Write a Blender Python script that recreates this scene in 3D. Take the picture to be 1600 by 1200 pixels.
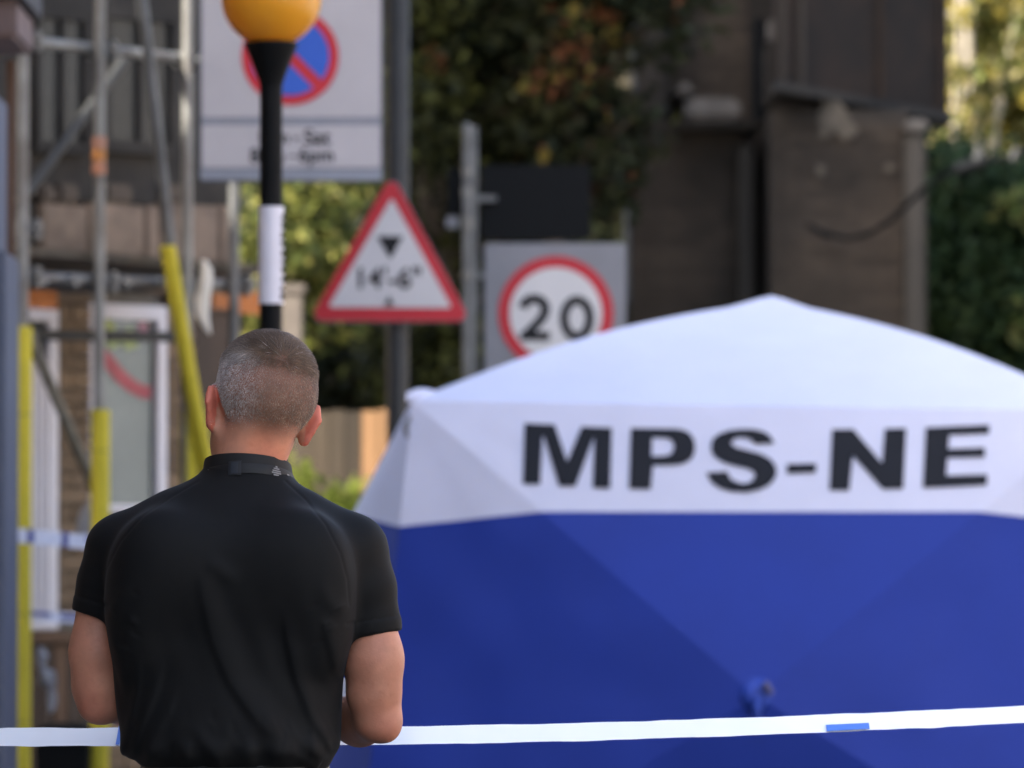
import bpy, bmesh, math, random
import numpy as np
import openvdb
from mathutils import Vector, Matrix, noise, geometry
random.seed(7)
rng = np.random.default_rng(7)
R = math.radians
for o in list(bpy.data.objects):
    bpy.data.objects.remove(o)
sc = bpy.context.scene
COL = sc.collection

# ------------------------------------------------------------------ camera, sky, sun, exposure
CAM_H = 1.37
HFOV = R(10.0)
K = 2 * math.tan(HFOV / 2) / 1600
TILT = math.atan(325 * K)
cd = bpy.data.cameras.new('camera')
cam = bpy.data.objects.new('camera', cd)
COL.objects.link(cam)
cam.location = (0, 0, CAM_H)
cam.rotation_euler = (math.pi / 2 + TILT, 0, 0)
cd.sensor_width = 36
cd.lens = 18 / math.tan(HFOV / 2)
cd.clip_start = 0.1
cd.clip_end = 900
cd.dof.use_dof = True
cd.dof.focus_distance = 9.93
cd.dof.aperture_fstop = 7.2
cd.dof.aperture_blades = 0
sc.camera = cam

SUN_EL = R(38)
SUN_TO = Vector((-0.80, -0.60, 0)) * math.cos(SUN_EL) + Vector((0, 0, math.sin(SUN_EL)))
world = bpy.data.worlds.new("World")
sc.world = world
world.use_nodes = True
wn = world.node_tree
bg = wn.nodes['Background']
sky = wn.nodes.new('ShaderNodeTexSky')
sky.sky_type = 'NISHITA'
sky.sun_disc = False
sky.sun_elevation = SUN_EL
sky.sun_rotation = math.atan2(SUN_TO.x, SUN_TO.y)
sky.air_density = 0.85
sky.dust_density = 3.6
sky.ozone_density = 0.8
wn.links.new(sky.outputs[0], bg.inputs[0])
bg.inputs[1].default_value = 0.15
sl = bpy.data.lights.new('sun', 'SUN')
sl.energy = 3.6
sl.angle = R(0.53)
sl.color = (1.0, 0.95, 0.86)
sun = bpy.data.objects.new('sun', sl)
COL.objects.link(sun)
sun.rotation_euler = SUN_TO.to_track_quat('Z', 'Y').to_euler()
sun.location = SUN_TO * 60

vs = sc.view_settings
vs.view_transform = 'Standard'
vs.look = 'None'
vs.exposure = 2.2
vs.gamma = 1
vs.use_curve_mapping = False
sc.render.engine = 'CYCLES'
sc.cycles.use_denoising = True
sc.cycles.max_bounces = 6
sc.cycles.diffuse_bounces = 3
sc.cycles.glossy_bounces = 3
sc.cycles.transmission_bounces = 4
sc.cycles.transparent_max_bounces = 8
sc.cycles.caustics_reflective = False
sc.cycles.caustics_refractive = False

UP = Vector((0, -math.sin(TILT), math.cos(TILT)))
FW = Vector((0, math.cos(TILT), math.sin(TILT)))
CO = Vector((0, 0, CAM_H))
def ray(px, py):
    return Vector(((px - 800) * K, 0, 0)) + UP * ((600 - py) * K) + FW
def P(px, py, Y):
    "where the line of sight through a photo point meets the vertical plane at distance Y"
    d = ray(px, py)
    return CO + d * (Y / d.y)
def on_plane(px, py, p0, n):
    d = ray(px, py)
    return CO + d * ((p0 - CO).dot(n) / d.dot(n))

# ------------------------------------------------------------------ materials
MATS = {}
def mat(name, col, rough=0.7, var=0.12, scale=9.0, bump=0.0, bscale=None, metal=0.0, spec=0.4, col2=None,
        rnd=0.0, detail=5.0, streak=False, sss=0.0, sheen=0.0, coat=0.0, trans=0.0, attr=None, wide=False):
    if name in MATS:
        return MATS[name]
    m = bpy.data.materials.new(name)
    m.use_nodes = True
    nt = m.node_tree
    b = nt.nodes['Principled BSDF']
    b.inputs['Roughness'].default_value = rough
    b.inputs['Metallic'].default_value = metal
    b.inputs['Specular IOR Level'].default_value = spec
    tc = nt.nodes.new('ShaderNodeTexCoord')
    mp = nt.nodes.new('ShaderNodeMapping')
    if wide:
        gm_ = nt.nodes.new('ShaderNodeNewGeometry')
        nt.links.new(gm_.outputs['Position'], mp.inputs[0])
    else:
        nt.links.new(tc.outputs['Object'], mp.inputs[0])
    if streak:
        mp.inputs['Scale'].default_value = (1, 1, 0.12)
    nz = nt.nodes.new('ShaderNodeTexNoise')
    nz.inputs['Scale'].default_value = scale
    nz.inputs['Detail'].default_value = detail
    nz.inputs['Roughness'].default_value = 0.6
    nt.links.new(mp.outputs[0], nz.inputs['Vector'])
    mx = nt.nodes.new('ShaderNodeMix')
    mx.data_type = 'RGBA'
    rmp = nt.nodes.new('ShaderNodeMapRange')
    rmp.inputs[1].default_value = 0.3
    rmp.inputs[2].default_value = 0.7
    nt.links.new(nz.outputs['Fac'], rmp.inputs[0])
    nt.links.new(rmp.outputs[0], mx.inputs[0])
    c2 = col2 if col2 else tuple(min(1, c * (1 + var)) for c in col)
    c1 = col if col2 else tuple(c * (1 - var) for c in col)
    mx.inputs[6].default_value = (*c1, 1)
    mx.inputs[7].default_value = (*c2, 1)
    out = mx.outputs[2]
    if attr:
        at = nt.nodes.new('ShaderNodeAttribute')
        at.attribute_name = attr
        m2 = nt.nodes.new('ShaderNodeMix')
        m2.data_type = 'RGBA'
        m2.blend_type = 'MULTIPLY'
        m2.inputs[0].default_value = 1
        nt.links.new(out, m2.inputs[6])
        nt.links.new(at.outputs['Color'], m2.inputs[7])
        out = m2.outputs[2]
    if rnd:
        oi = nt.nodes.new('ShaderNodeObjectInfo')
        hs = nt.nodes.new('ShaderNodeHueSaturation')
        mr = nt.nodes.new('ShaderNodeMapRange')
        mr.inputs[3].default_value = 1 - rnd
        mr.inputs[4].default_value = 1 + rnd
        nt.links.new(oi.outputs['Random'], mr.inputs[0])
        nt.links.new(mr.outputs[0], hs.inputs['Value'])
        nt.links.new(out, hs.inputs['Color'])
        out = hs.outputs[0]
    nt.links.new(out, b.inputs['Base Color'])
    if bump:
        n2 = nt.nodes.new('ShaderNodeTexNoise')
        n2.inputs['Scale'].default_value = bscale or scale * 4
        n2.inputs['Detail'].default_value = 6
        nt.links.new(mp.outputs[0], n2.inputs['Vector'])
        bp = nt.nodes.new('ShaderNodeBump')
        bp.inputs['Strength'].default_value = bump
        bp.inputs['Distance'].default_value = 0.01
        nt.links.new(n2.outputs['Fac'], bp.inputs['Height'])
        nt.links.new(bp.outputs[0], b.inputs['Normal'])
    if sss:
        b.inputs['Subsurface Weight'].default_value = sss
        b.inputs['Subsurface Radius'].default_value = (0.012, 0.005, 0.003)
        b.inputs['Subsurface Scale'].default_value = 0.6
    if sheen:
        b.inputs['Sheen Weight'].default_value = sheen
        b.inputs['Sheen Roughness'].default_value = 0.4
    if coat:
        b.inputs['Coat Weight'].default_value = coat
        b.inputs['Coat Roughness'].default_value = 0.15
    if trans:
        tr = nt.nodes.new('ShaderNodeBsdfTranslucent')
        nt.links.new(out, tr.inputs[0])
        ms = nt.nodes.new('ShaderNodeMixShader')
        ms.inputs[0].default_value = trans
        nt.links.new(b.outputs[0], ms.inputs[1])
        nt.links.new(tr.outputs[0], ms.inputs[2])
        nt.links.new(ms.outputs[0], nt.nodes['Material Output'].inputs[0])
    MATS[name] = m
    return m

# ------------------------------------------------------------------ object helpers
def origin(o):
    v = Vector((0, 0, 0))
    while o:
        v += o.location
        o = o.parent
    return v
def tag(o, label=None, cat=None, group=None, kind=None):
    for k, v in (('label', label), ('category', cat), ('group', group), ('kind', kind)):
        if v:
            o[k] = v
    return o
def thing(name, loc, label, cat, group=None, kind=None):
    o = bpy.data.objects.new(name, None)
    o.empty_display_size = 0.1
    COL.objects.link(o)
    o.location = loc
    return tag(o, label, cat, group, kind)
def link_mesh(name, me, m, parent=None, loc=(0, 0, 0)):
    o = bpy.data.objects.new(name, me)
    COL.objects.link(o)
    if m and not me.materials:
        me.materials.append(m)
    o.location = loc
    o.parent = parent
    return o
class MB:
    def __init__(s):
        s.v = []; s.f = []
    def add(s, vs_, fs):
        n = len(s.v)
        s.v += [tuple(v) for v in vs_]
        s.f += [tuple(i + n for i in f) for f in fs]
        return s
    def box(s, c, size, rot=None):
        c = Vector(c); h = Vector(size) / 2
        vs_ = []
        for dx in (-1, 1):
            for dy in (-1, 1):
                for dz in (-1, 1):
                    q = Vector((dx * h.x, dy * h.y, dz * h.z))
                    vs_.append(c + (rot @ q if rot else q))
        return s.add(vs_, [(0, 1, 3, 2), (4, 6, 7, 5), (0, 4, 5, 1), (2, 3, 7, 6), (0, 2, 6, 4), (1, 5, 7, 3)])
    def loft(s, rings, closed=True, cap=True):
        n = len(rings[0]); m = len(rings)
        vs_ = [p for r_ in rings for p in r_]
        fs = []
        for i in range(m - 1):
            for j in range(n if closed else n - 1):
                k = (j + 1) % n
                fs.append((i * n + j, i * n + k, (i + 1) * n + k, (i + 1) * n + j))
        if cap:
            fs.append(tuple(range(n))[::-1])
            fs.append(tuple((m - 1) * n + j for j in range(n)))
        return s.add(vs_, fs)
    def tube(s, pts, r, n=12, cap=True):
        pts = [Vector(p) for p in pts]
        rr = r if isinstance(r, (list, tuple)) else [r] * len(pts)
        rings = []
        ref = None
        for i, p in enumerate(pts):
            d = (pts[min(i + 1, len(pts) - 1)] - pts[max(i - 1, 0)]).normalized()
            if ref is None:
                ref = Vector((0, 0, 1)) if abs(d.z) < 0.9 else Vector((0, 1, 0))
            a = d.cross(ref).normalized(); b_ = a.cross(d).normalized(); ref = b_
            rings.append([p + a * math.cos(2 * math.pi * j / n) * rr[i] + b_ * math.sin(2 * math.pi * j / n) * rr[i] for j in range(n)])
        return s.loft(rings, cap=cap)
    def lathe(s, c, prof, n=32):
        c = Vector(c)
        rings = [[c + Vector((r * math.cos(2 * math.pi * j / n), r * math.sin(2 * math.pi * j / n), z)) for j in range(n)] for r, z in prof]
        return s.loft(rings)
    def prism(s, front, back):
        "front, back: matching loops of 3-D points"
        return s.loft([front, back])
    def poly(s, pts, holes=()):
        loops = [[Vector(p) for p in pts]] + [[Vector(p) for p in h] for h in holes]
        tris = geometry.tessellate_polygon(loops)
        return s.add([p for l in loops for p in l], tris)
    def build(s, name, m, parent=None, smooth=False, kind=None, bevel=0):
        if parent:
            og = origin(parent)
            vs_ = [(x - og.x, y - og.y, z - og.z) for x, y, z in s.v]
        else:
            vs_ = s.v
        me = bpy.data.meshes.new(name)
        me.from_pydata(vs_, [], s.f)
        bm = bmesh.new(); bm.from_mesh(me)
        bmesh.ops.recalc_face_normals(bm, faces=bm.faces)
        if bevel:
            bmesh.ops.bevel(bm, geom=[e for e in bm.edges if e.calc_face_angle(0) > 0.5], offset=bevel, segments=2, affect='EDGES')
        bm.to_mesh(me); bm.free()
        if smooth:
            me.polygons.foreach_set('use_smooth', [True] * len(me.polygons))
            if hasattr(me, 'set_sharp_from_angle'):
                me.set_sharp_from_angle(angle=R(45))
        o = link_mesh(name, me, m, parent)
        if kind:
            o['kind'] = kind
        return o
def dup_parts(src, root, loc):
    c = src.copy(); COL.objects.link(c); c.location = loc; c.parent = root
    for ch in src.children:
        d = ch.copy(); COL.objects.link(d); d.parent = c
    return c
def circle(c, r, n=48, a0=0, a1=360):
    return [(c[0] + r * math.cos(R(a0 + (a1 - a0) * i / n)), c[1] + r * math.sin(R(a0 + (a1 - a0) * i / n))) for i in range(n if a1 - a0 == 360 else n + 1)]
def ribbon(pts, w, closed=False):
    "mitred strip along a 2-D polyline: left loop, right loop"
    L, Rr = [], []
    n = len(pts)
    for i in range(n):
        p = Vector(pts[i])
        if closed:
            a, b_ = Vector(pts[i - 1]), Vector(pts[(i + 1) % n])
        else:
            a, b_ = Vector(pts[max(i - 1, 0)]), Vector(pts[min(i + 1, n - 1)])
        d1 = (p - a).normalized() if (p - a).length else (b_ - p).normalized()
        d2 = (b_ - p).normalized() if (b_ - p).length else d1
        n1 = Vector((-d1.y, d1.x)); n2 = Vector((-d2.y, d2.x))
        mm = (n1 + n2).normalized()
        q = mm * (w / 2 / max(0.35, mm.dot(n1)))
        L.append(tuple(p + q)); Rr.append(tuple(p - q))
    return L, Rr
def flat(mb, pts, Y, holes=()):
    "flat printed shape on a sign plane facing the road, given in photo points"
    return mb.poly([P(x, y, Y) for x, y in pts], [[P(x, y, Y) for x, y in h] for h in holes])
def flat_ribbon(mb, pts, w, Y, closed=False):
    L, Rr = ribbon(pts, w, closed)
    n = len(L)
    vs_ = [P(x, y, Y) for x, y in L] + [P(x, y, Y) for x, y in Rr]
    return mb.add(vs_, [(i, (i + 1) % n, n + (i + 1) % n, n + i) for i in range(n if closed else n - 1)])
def plate(mb, pts, Y, th):
    return mb.prism([P(x, y, Y) for x, y in pts], [P(x, y, Y) + Vector((0, th, 0)) for x, y in pts])
def rrect(x0, y0, x1, y1, r, n=5):
    out = []
    for cx, cy, a in ((x1 - r, y0 + r, -90), (x1 - r, y1 - r, 0), (x0 + r, y1 - r, 90), (x0 + r, y0 + r, 180)):
        out += circle((cx, cy), r, n, a, a + 90)
    return out
def text_mesh(body, px, py, w, Y, m, parent, name='lettering', bold=0.0):
    "print in the built-in face, centred at a photo point, w photo points wide"
    cu = bpy.data.curves.new(name, 'FONT')
    cu.body = body; cu.align_x = 'CENTER'; cu.align_y = 'CENTER'; cu.offset = bold
    ob = bpy.data.objects.new(name, cu); COL.objects.link(ob)
    dg = bpy.context.evaluated_depsgraph_get()
    me = bpy.data.meshes.new_from_object(ob.evaluated_get(dg))
    bpy.data.objects.remove(ob)
    xs = [v.co.x for v in me.vertices]; ys = [v.co.y for v in me.vertices]
    s_ = w / (max(xs) - min(xs)); cx = (max(xs) + min(xs)) / 2; cy = (max(ys) + min(ys)) / 2
    og = origin(parent)
    for v in me.vertices:
        v.co = P(px + (v.co.x - cx) * s_, py - (v.co.y - cy) * s_, Y) - og
    me.materials.clear()
    return link_mesh(name, me, m, parent)
def brick_wall(parent, p0, u, n, length, z0, z1, m, mortar=None, bl=0.215, bh=0.065, holes=(), left=300, depth=0.1):
    """running bond of single bricks on a vertical face: p0 base corner, u along, n outward. Returns the number laid."""
    og = origin(parent)
    me = bpy.data.meshes.get('brick_block')
    if me is None:
        b_ = MB().box((0, 0, 0), (1, 1, 1))
        me = bpy.data.meshes.new('brick_block'); me.from_pydata(b_.v, [], b_.f)
        bm = bmesh.new(); bm.from_mesh(me); bmesh.ops.recalc_face_normals(bm, faces=bm.faces); bm.to_mesh(me); bm.free()
    if not me.get('m_' + m.name):
        me = me.copy(); me.name = 'brick_block_' + m.name; me.materials.clear(); me.materials.append(m)
    rotz = math.atan2(u.y, u.x)
    row = 0; z = z0; cnt = 0
    rest = MB()
    while z + bh < z1 + 0.01:
        x = -(bl + 0.01) * (0.5 if row % 2 else 0)
        while x < length:
            a, e = max(0, x), min(length, x + bl)
            x += bl + 0.01
            if e - a < 0.04: continue
            segs = [(a, e)]
            for h0, h1, k0, k1 in holes:
                if z + bh > k0 and z < k1:
                    ns = []
                    for s0, s1 in segs:
                        if s1 <= h0 or s0 >= h1: ns.append((s0, s1)); continue
                        if s0 < h0 - 0.03: ns.append((s0, h0))
                        if s1 > h1 + 0.03: ns.append((h1, s1))
                    segs = ns
            for s0, s1 in segs:
                c = p0 + u * ((s0 + s1) / 2) + n * (random.uniform(-0.003, 0.004) - depth / 2) + Vector((0, 0, z + bh / 2))
                c.z += 0
                if cnt < left:
                    o = link_mesh('brick', me, None, parent, c - og)
                    o.scale = (s1 - s0, depth, bh); o.rotation_euler = (random.uniform(-.01, .01), random.uniform(-.008, .008), rotz)
                    cnt += 1
                else:
                    rest.box(c, (s1 - s0, depth, bh), Matrix.Rotation(rotz, 3, 'Z'))
        z += bh + 0.01; row += 1
    if rest.v:
        rest.build('brickwork', m, parent, kind='stuff')
    return cnt
# ------------------------------------------------------------------ the setting
M_asphalt = mat('asphalt', (0.05, 0.05, 0.052), 0.9, 0.25, 3.0, 0.5, 90)
M_paving = mat('paving', (0.21, 0.21, 0.2), 0.85, 0.2, 2.0, 0.3, 40)
M_soil = mat('soil', (0.014, 0.017, 0.008), 0.95, 0.4, 1.5, 0.5, 10)
M_brick = mat('stock_brick', (0.25, 0.17, 0.10), 0.9, 0.3, 14, 0.5, 60, rnd=0.3)
M_sooty = mat('sooty_brick', (0.012, 0.010, 0.008), 0.92, 0.35, 0.8, 0.5, 40, col2=(0.072, 0.054, 0.038), rnd=0.2, wide=True)
M_mortar = mat('mortar', (0.2, 0.18, 0.15), 0.95, 0.2, 10)
M_dmortar = mat('sooty_mortar', (0.015, 0.013, 0.011), 0.95, 0.3, 1.1, col2=(.04, .033, .026), wide=True)
M_stone = mat('fascia_stone', (0.20, 0.148, 0.108), 0.85, 0.35, 5.0, 0.3, 30, rnd=0.14)
M_render = mat('dark_render', (0.018, 0.016, 0.013), 0.9, 0.35, 2.6, 0.3, 20, col2=(0.05, 0.044, 0.036), wide=True)
M_upvc = mat('white_frame', (0.78, 0.74, 0.75), 0.45, 0.06, 4)
M_glass = mat('window_glass', (0.09, 0.105, 0.09), 0.12, 0.45, 1.6, spec=0.6, col2=(0.16, 0.175, 0.155))
M_dglass = mat('dark_glass', (0.018, 0.018, 0.016), 0.25, 0.4, 1.6, spec=0.25, col2=(0.045, 0.043, 0.038))
M_darkwood = mat('dark_brown_timber', (0.05, 0.028, 0.018), 0.6, 0.5, 4, 0.3, 30, streak=True)
M_redwood = mat('red_brown_timber', (0.12, 0.06, 0.03), 0.6, 0.4, 4, streak=True)
M_black = mat('black_paint', (0.004, 0.0046, 0.0052), 0.6, 0.2, 20, spec=.12)
M_postgrey = mat('grey_paint', (0.022, 0.022, 0.021), 0.55, 0.15, 8, 0.15)
M_slate = mat('blue_grey_paint', (0.085, 0.10, 0.14), 0.6, 0.1, 3, 0.2, 25)
M_cornice = mat('brown_cornice', (0.15, 0.105, 0.095), 0.7, 0.15, 5)

g = MB().add([(-300, -200, 0), (300, -200, 0), (300, 500, 0), (-300, 500, 0)], [(0, 1, 2, 3)]).build('ground', M_paving)
g['kind'] = 'structure'
rd = MB().add([(-0.6, -60, .004), (8.6, -60, .004), (8.6, 90, .004), (-0.3, 90, .004), (0.6, 27, .004), (0.3, 24, .004), (-0.6, 20, .004)],
              [(0, 1, 2, 3, 4, 5, 6)]).build('road', M_asphalt)
rd['kind'] = 'structure'
edge = [(-0.74, -60), (-0.74, 20), (0.16, 24), (0.46, 27), (-0.44, 90)]
kb = [(-0.6, -60), (-0.6, 20), (0.3, 24), (0.6, 27), (-0.3, 90)]
pv = MB()
pv.prism([(-8, -60, 0.1)] + [(x, y, 0.1) for x, y in edge] + [(-8, 90, 0.1)], [(-8, -60, 0.002)] + [(x, y, 0.002) for x, y in edge] + [(-8, 90, 0.002)])
pv.build('pavement', M_paving)['kind'] = 'structure'
kr = MB()
for (a, b_), (c, d) in zip(zip(edge, kb), zip(edge[1:], kb[1:])):
    kr.add([(a[0], a[1], .106), (b_[0], b_[1], .106), (d[0], d[1], .106), (c[0], c[1], .106),
            (a[0], a[1], .0), (b_[0], b_[1], .0), (d[0], d[1], .0), (c[0], c[1], .0)],
           [(0, 1, 2, 3), (1, 5, 6, 2), (0, 3, 7, 4)])
kr.build('kerb', mat('kerb_stone', (0.33, 0.32, 0.3), 0.8, 0.15, 6, 0.3))['kind'] = 'structure'

# wooded railway bank behind everything
hb = MB()
nx, ny = 90, 14
for j in range(ny):
    for i in range(nx):
        x = -70 + 150 * i / (nx - 1); t = j / (ny - 1)
        y = 60 + 28 * t
        hb.v.append((x, y + noise.noise((x * .2, t * 3, 1)) * 1.0, 11.5 * min(1, t * 1.5) ** 0.8 + noise.noise((x * .35, t * 4, 0)) * 0.7 * (t > 0)))
for j in range(ny - 1):
    for i in range(nx - 1):
        a = j * nx + i
        hb.f.append((a, a + 1, a + nx + 1, a + nx))
hb.build('embankment_hill', M_soil, smooth=True)['kind'] = 'structure'

# ---- terrace on the pavement side, unseen length added to shade the street: its blue-grey end pilaster edges the picture on the left
Lx = P(4, 300, 22.4).x
T = thing('shade_terrace', (-6, 11.5, 0), 'brick terrace added to shade the street, with blue grey end pilaster and brown cornice at the left edge', 'building')
b_ = MB().box((Lx - 6, 9.5, 4.1), (11.97, 25, 8.2)); b_.build('wall', M_brick, T)
px1 = P(22, 700, 22.35).x
zt = P(10, 400, 22.35).z
MB().box(((Lx + px1) / 2 - .1, 22.25, zt / 2), (px1 - Lx + .2, 0.62, zt)).build('pilaster', M_slate, T, bevel=.01)
MB().box((Lx - .05, 22.2, (zt + P(0, 160, 22.3).z) / 2 + .004), (.12, 0.55, P(0, 160, 22.3).z - zt)).build('panel', M_slate, T)
c0, c1 = P(46, 80, 22.35), P(46, 22, 22.35)
MB().box(((c0.x - 2.4) / 2, 22.15, (c0.z + c1.z) / 2), (2.4 + c0.x, 0.75, c1.z - c0.z)).build('cornice', M_cornice, T, bevel=.015)
MB().box(((c0.x - 2.4) / 2 + .01, 22.15, c1.z + .045), (2.44 + c0.x, 0.82, .086)).build('cornice_cap', mat('lead_cap', (0.04, .04, .042), .6), T)
# a strip of weathered brown timber behind the pilaster
MB().box((P(17, 200, 22.6).x, 22.6, (P(0, 95, 22.6).z + P(0, 420, 22.6).z) / 2), (.03, .05, P(0, 95, 22.6).z - P(0, 420, 22.6).z)).build('timber_strip', M_redwood, T)
for i in range(3):
    y = 1 + i * 7.2
    for z0, z1, kind in ((0.3, 2.6, 'shop_window'), (4.0, 5.7, 'window'), (6.2, 7.6, 'window')):
        w = 3.4 if kind == 'shop_window' else 1.1
        f = MB()
        f.box((Lx + .01, y, z0 - .04), (.12, w + .2, .08)); f.box((Lx + .01, y, z1 + .04), (.12, w + .2, .08))
        f.box((Lx + .01, y - w / 2 - .05, (z0 + z1) / 2), (.1, .1, z1 - z0 - .002)); f.box((Lx + .01, y + w / 2 + .05, (z0 + z1) / 2), (.1, .1, z1 - z0 - .002))
        fo = f.build(kind, M_upvc, T)
        MB().box((Lx - .005, y, (z0 + z1) / 2), (.04, w - .004, z1 - z0 - .004)).build('pane', M_dglass, fo)

brick_wall(T, Vector((Lx, -3, 0)), Vector((0, 1, 0)), Vector((1, 0, 0)), 24.9, .1, 8.1, M_brick, left=0,
           holes=[(1 + i * 7.2 + 3 - w / 2 - .1, 1 + i * 7.2 + 3 + w / 2 + .1, z0 - .08, z1 + .08) for i in range(3) for z0, z1, w in ((.3, 2.6, 3.4), (4.0, 5.7, 1.1), (6.2, 7.6, 1.1))])

# ---- unseen flats added to shade the bridge, beyond the scaffolded house
T = thing('shade_flats', (-9, 39, 0), 'unseen brown brick flats added behind the scaffolded house to shade the bridge', 'building')
MB().box((-9.5, 40.6, 7.5), (11, 5.2, 15)).build('wall', M_brick, T)
MB().box((-9.5, 40.6, 15.15), (11.3, 5.5, .3)).build('roof', M_render, T)

# ---- unseen houses across the road, added to bounce warm sunlight back
HC_ = [('cream', (.6, .52, .4)), ('white', (.72, .72, .7)), ('pale grey', (.52, .53, .54)), ('pinkish', (.6, .46, .4)), ('pale blue', (.5, .56, .62)), ('buff brick', (.5, .4, .28))]
for i in range(6):
    y = -14 + i * 9.2
    T = thing('bounce_row_house', (12.5, y, 0), HC_[i][0] + ' fronted unseen house added across the road to bounce sunlight', 'house', 'unseen bounce houses across the road')
    MB().box((14.5, y, 3.6), (6, 8.9, 7.2)).build('wall', mat('front_' + HC_[i][0].replace(' ', '_'), HC_[i][1], .85, .1, 2, .2), T)
    MB().prism([(11.2, y - 4.55, 7.2), (17.8, y - 4.55, 7.2), (14.5, y - 4.55, 9.4)], [(11.2, y + 4.55, 7.2), (17.8, y + 4.55, 7.2), (14.5, y + 4.55, 9.4)]).build('roof', M_redwood, T)
    for wy in (-2.3, 2.3):
        for z in (1.7, 4.9):
            w = MB().box((11.48, y + wy, z), (.12, 1.4, 1.6)).build('window', M_upvc, T)
            MB().box((11.41, y + wy, z), (.03, 1.2, 1.4)).build('pane', M_dglass, w)

# ---- scaffolded house: oblique street front
WA = P(-30, 600, 26.0); WA.z = 0
WB = P(378, 600, 27.2); WB.z = 0
WU = (WB - WA).normalized(); WN = Vector((WU.y, -WU.x, 0)); WL = (WB - WA).length
def W(px, py, off=0.0):
    return on_plane(px, py, WA + WN * off, WN)
def wall_quad(mb, x0, y0, x1, y1, off, th):
    "upright slab on the house front between photo points, standing off the wall"
    a = W(x0, y1, off); b2 = W(x1, y0, off)
    s0 = (a - WA).dot(WU); s1 = (b2 - WA).dot(WU)
    base = WA + WN * off
    pts = [base + WU * s0 + Vector((0, 0, a.z)), base + WU * s1 + Vector((0, 0, a.z)), base + WU * s1 + Vector((0, 0, b2.z)), base + WU * s0 + Vector((0, 0, b2.z))]
    return mb.prism(pts, [p - WN * th for p in pts])
def ws(px): return (W(px, 600) - WA).dot(WU)
def wz(py, px=200): return W(px, py).z
B = thing('scaffolded_house', WA + WU * .8, 'old brick house with dark upper storey and pinkish stone fascia behind the scaffolding', 'house')
core = MB()
back = [WA - WU * 1.6, WB, WB - WN * 4.5, WA - WU * 1.6 - WN * 4.5]
zf0, zf1 = wz(420), wz(318)
def slab(z0, z1, inset):
    q = [p.copy() for p in back]
    q[0] -= WN * inset; q[1] -= WN * inset
    q[1] -= WU * .012; q[2] -= WU * .012
    return [Vector((p.x, p.y, z0)) for p in q], [Vector((p.x, p.y, z1)) for p in q]
core.prism(*slab(0, zf1, 0.05))
core.build('wall', M_mortar, B)
up = MB().prism(*slab(zf1 + .002, 8.6, 0.0)); up.build('upper_wall', M_render, B)
rf = [Vector((p.x, p.y, 8.602)) for p in back]
top = (rf[0] + rf[1] + rf[2] + rf[3]) / 4 + Vector((0, 0, 2))
MB().add(rf + [top], [(0, 1, 4), (1, 2, 4), (2, 3, 4), (3, 0, 4), (3, 2, 1, 0)]).build('roof', M_redwood, B)
holes = [(ws(140), ws(264), wz(800), wz(476)), (ws(44), ws(94), wz(985), wz(480)), (ws(304), ws(378), 0, wz(484)), (-.05, ws(150), 0, wz(984))]
brick_wall(B, WA, WU, WN, WL, 0.12, zf0 - .02, M_brick, holes=holes)
# stone fascia blocks
xs = [66, 140, 228, 252, 345, 377]
for x0, x1 in zip(xs, xs[1:]):
    m_ = MB(); wall_quad(m_, x0 + 1.5, 322, x1 - 1.5, 417, 0.07, .16); m_.build('fascia_stone', M_stone, B, bevel=.008)
m_ = MB(); wall_quad(m_, 20, 318, 64, 430, .02, .1); m_.build('dark_panel', M_render, B)
for x0, x1 in ((66, 92), (93, 127), (166, 212), (262, 300)):
    m_ = MB(); wall_quad(m_, x0, 288, x1, 318, 0.06, .12); m_.build('corbel', mat('corbel_stone', (.085, .065, .048), .8, .2, 6), B, bevel=.02)
# dark strip painted in for the shadow below the fascia
m_ = MB(); wall_quad(m_, 30, 421, 376, 446, -.002, .05); m_.build('shade_strip', M_darkwood, B)
# upper windows
for x0, x1 in ((58, 140), (166, 276)):
    m_ = MB()
    wall_quad(m_, x0, 16, x1, 26, .05, .1); wall_quad(m_, x0, 226, x1, 236, .05, .1)
    wall_quad(m_, x0, 26, x0 + 7, 226, .045, .09); wall_quad(m_, x1 - 7, 26, x1, 226, .045, .09)
    xm = (x0 + x1) / 2
    wall_quad(m_, xm - 3, 26, xm + 3, 226, .043, .08)
    fr = m_.build('upper_window', M_render, B)
    m_ = MB(); wall_quad(m_, x0 + 7, 27, xm - 3, 225, .02, .03); m_.build('pane', M_dglass, fr)
    m_ = MB(); wall_quad(m_, xm + 3, 27, x1 - 7, 225, .02, .03); m_.build('pane', M_dglass, fr)
# big white-framed window
m_ = MB()
wall_quad(m_, 141, 479, 263, 496, .0, .1); wall_quad(m_, 141, 790, 263, 800, .0, .1)
wall_quad(m_, 141, 496, 153, 790, -.002, .09); wall_quad(m_, 247, 496, 263, 790, -.002, .09)
fr = m_.build('window', M_upvc, B, bevel=.006)
m_ = MB(); wall_quad(m_, 153, 497, 247, 789, -.035, .02); m_.build('pane', M_glass, fr)
def decal(pts, w, col, name):
    L, Rr = ribbon(pts, w)
    vs_ = [W(x, y, -.031) for x, y in L + Rr]; n = len(L)
    MB().add(vs_, [(i, i + 1, n + i + 1, n + i) for i in range(n - 1)]).build(name, mat(name, col, .5, .2, 12), fr)
decal([(158, 552), (172, 568), (188, 588), (206, 603), (222, 612), (236, 614)], 20, (0.42, 0.07, 0.09), 'red_arc')  # red arc drawn on the pane
decal([(168, 540), (180, 530), (200, 524), (206, 545)], 20, (0.32, 0.38, 0.14), 'green_sticker')
decal([(163, 502), (176, 517)], 16, (0.33, 0.38, 0.1), 'yellow_sticker')
decal([(222, 503), (226, 521)], 14, (0.45, 0.2, 0.25), 'pink_sticker')
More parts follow.
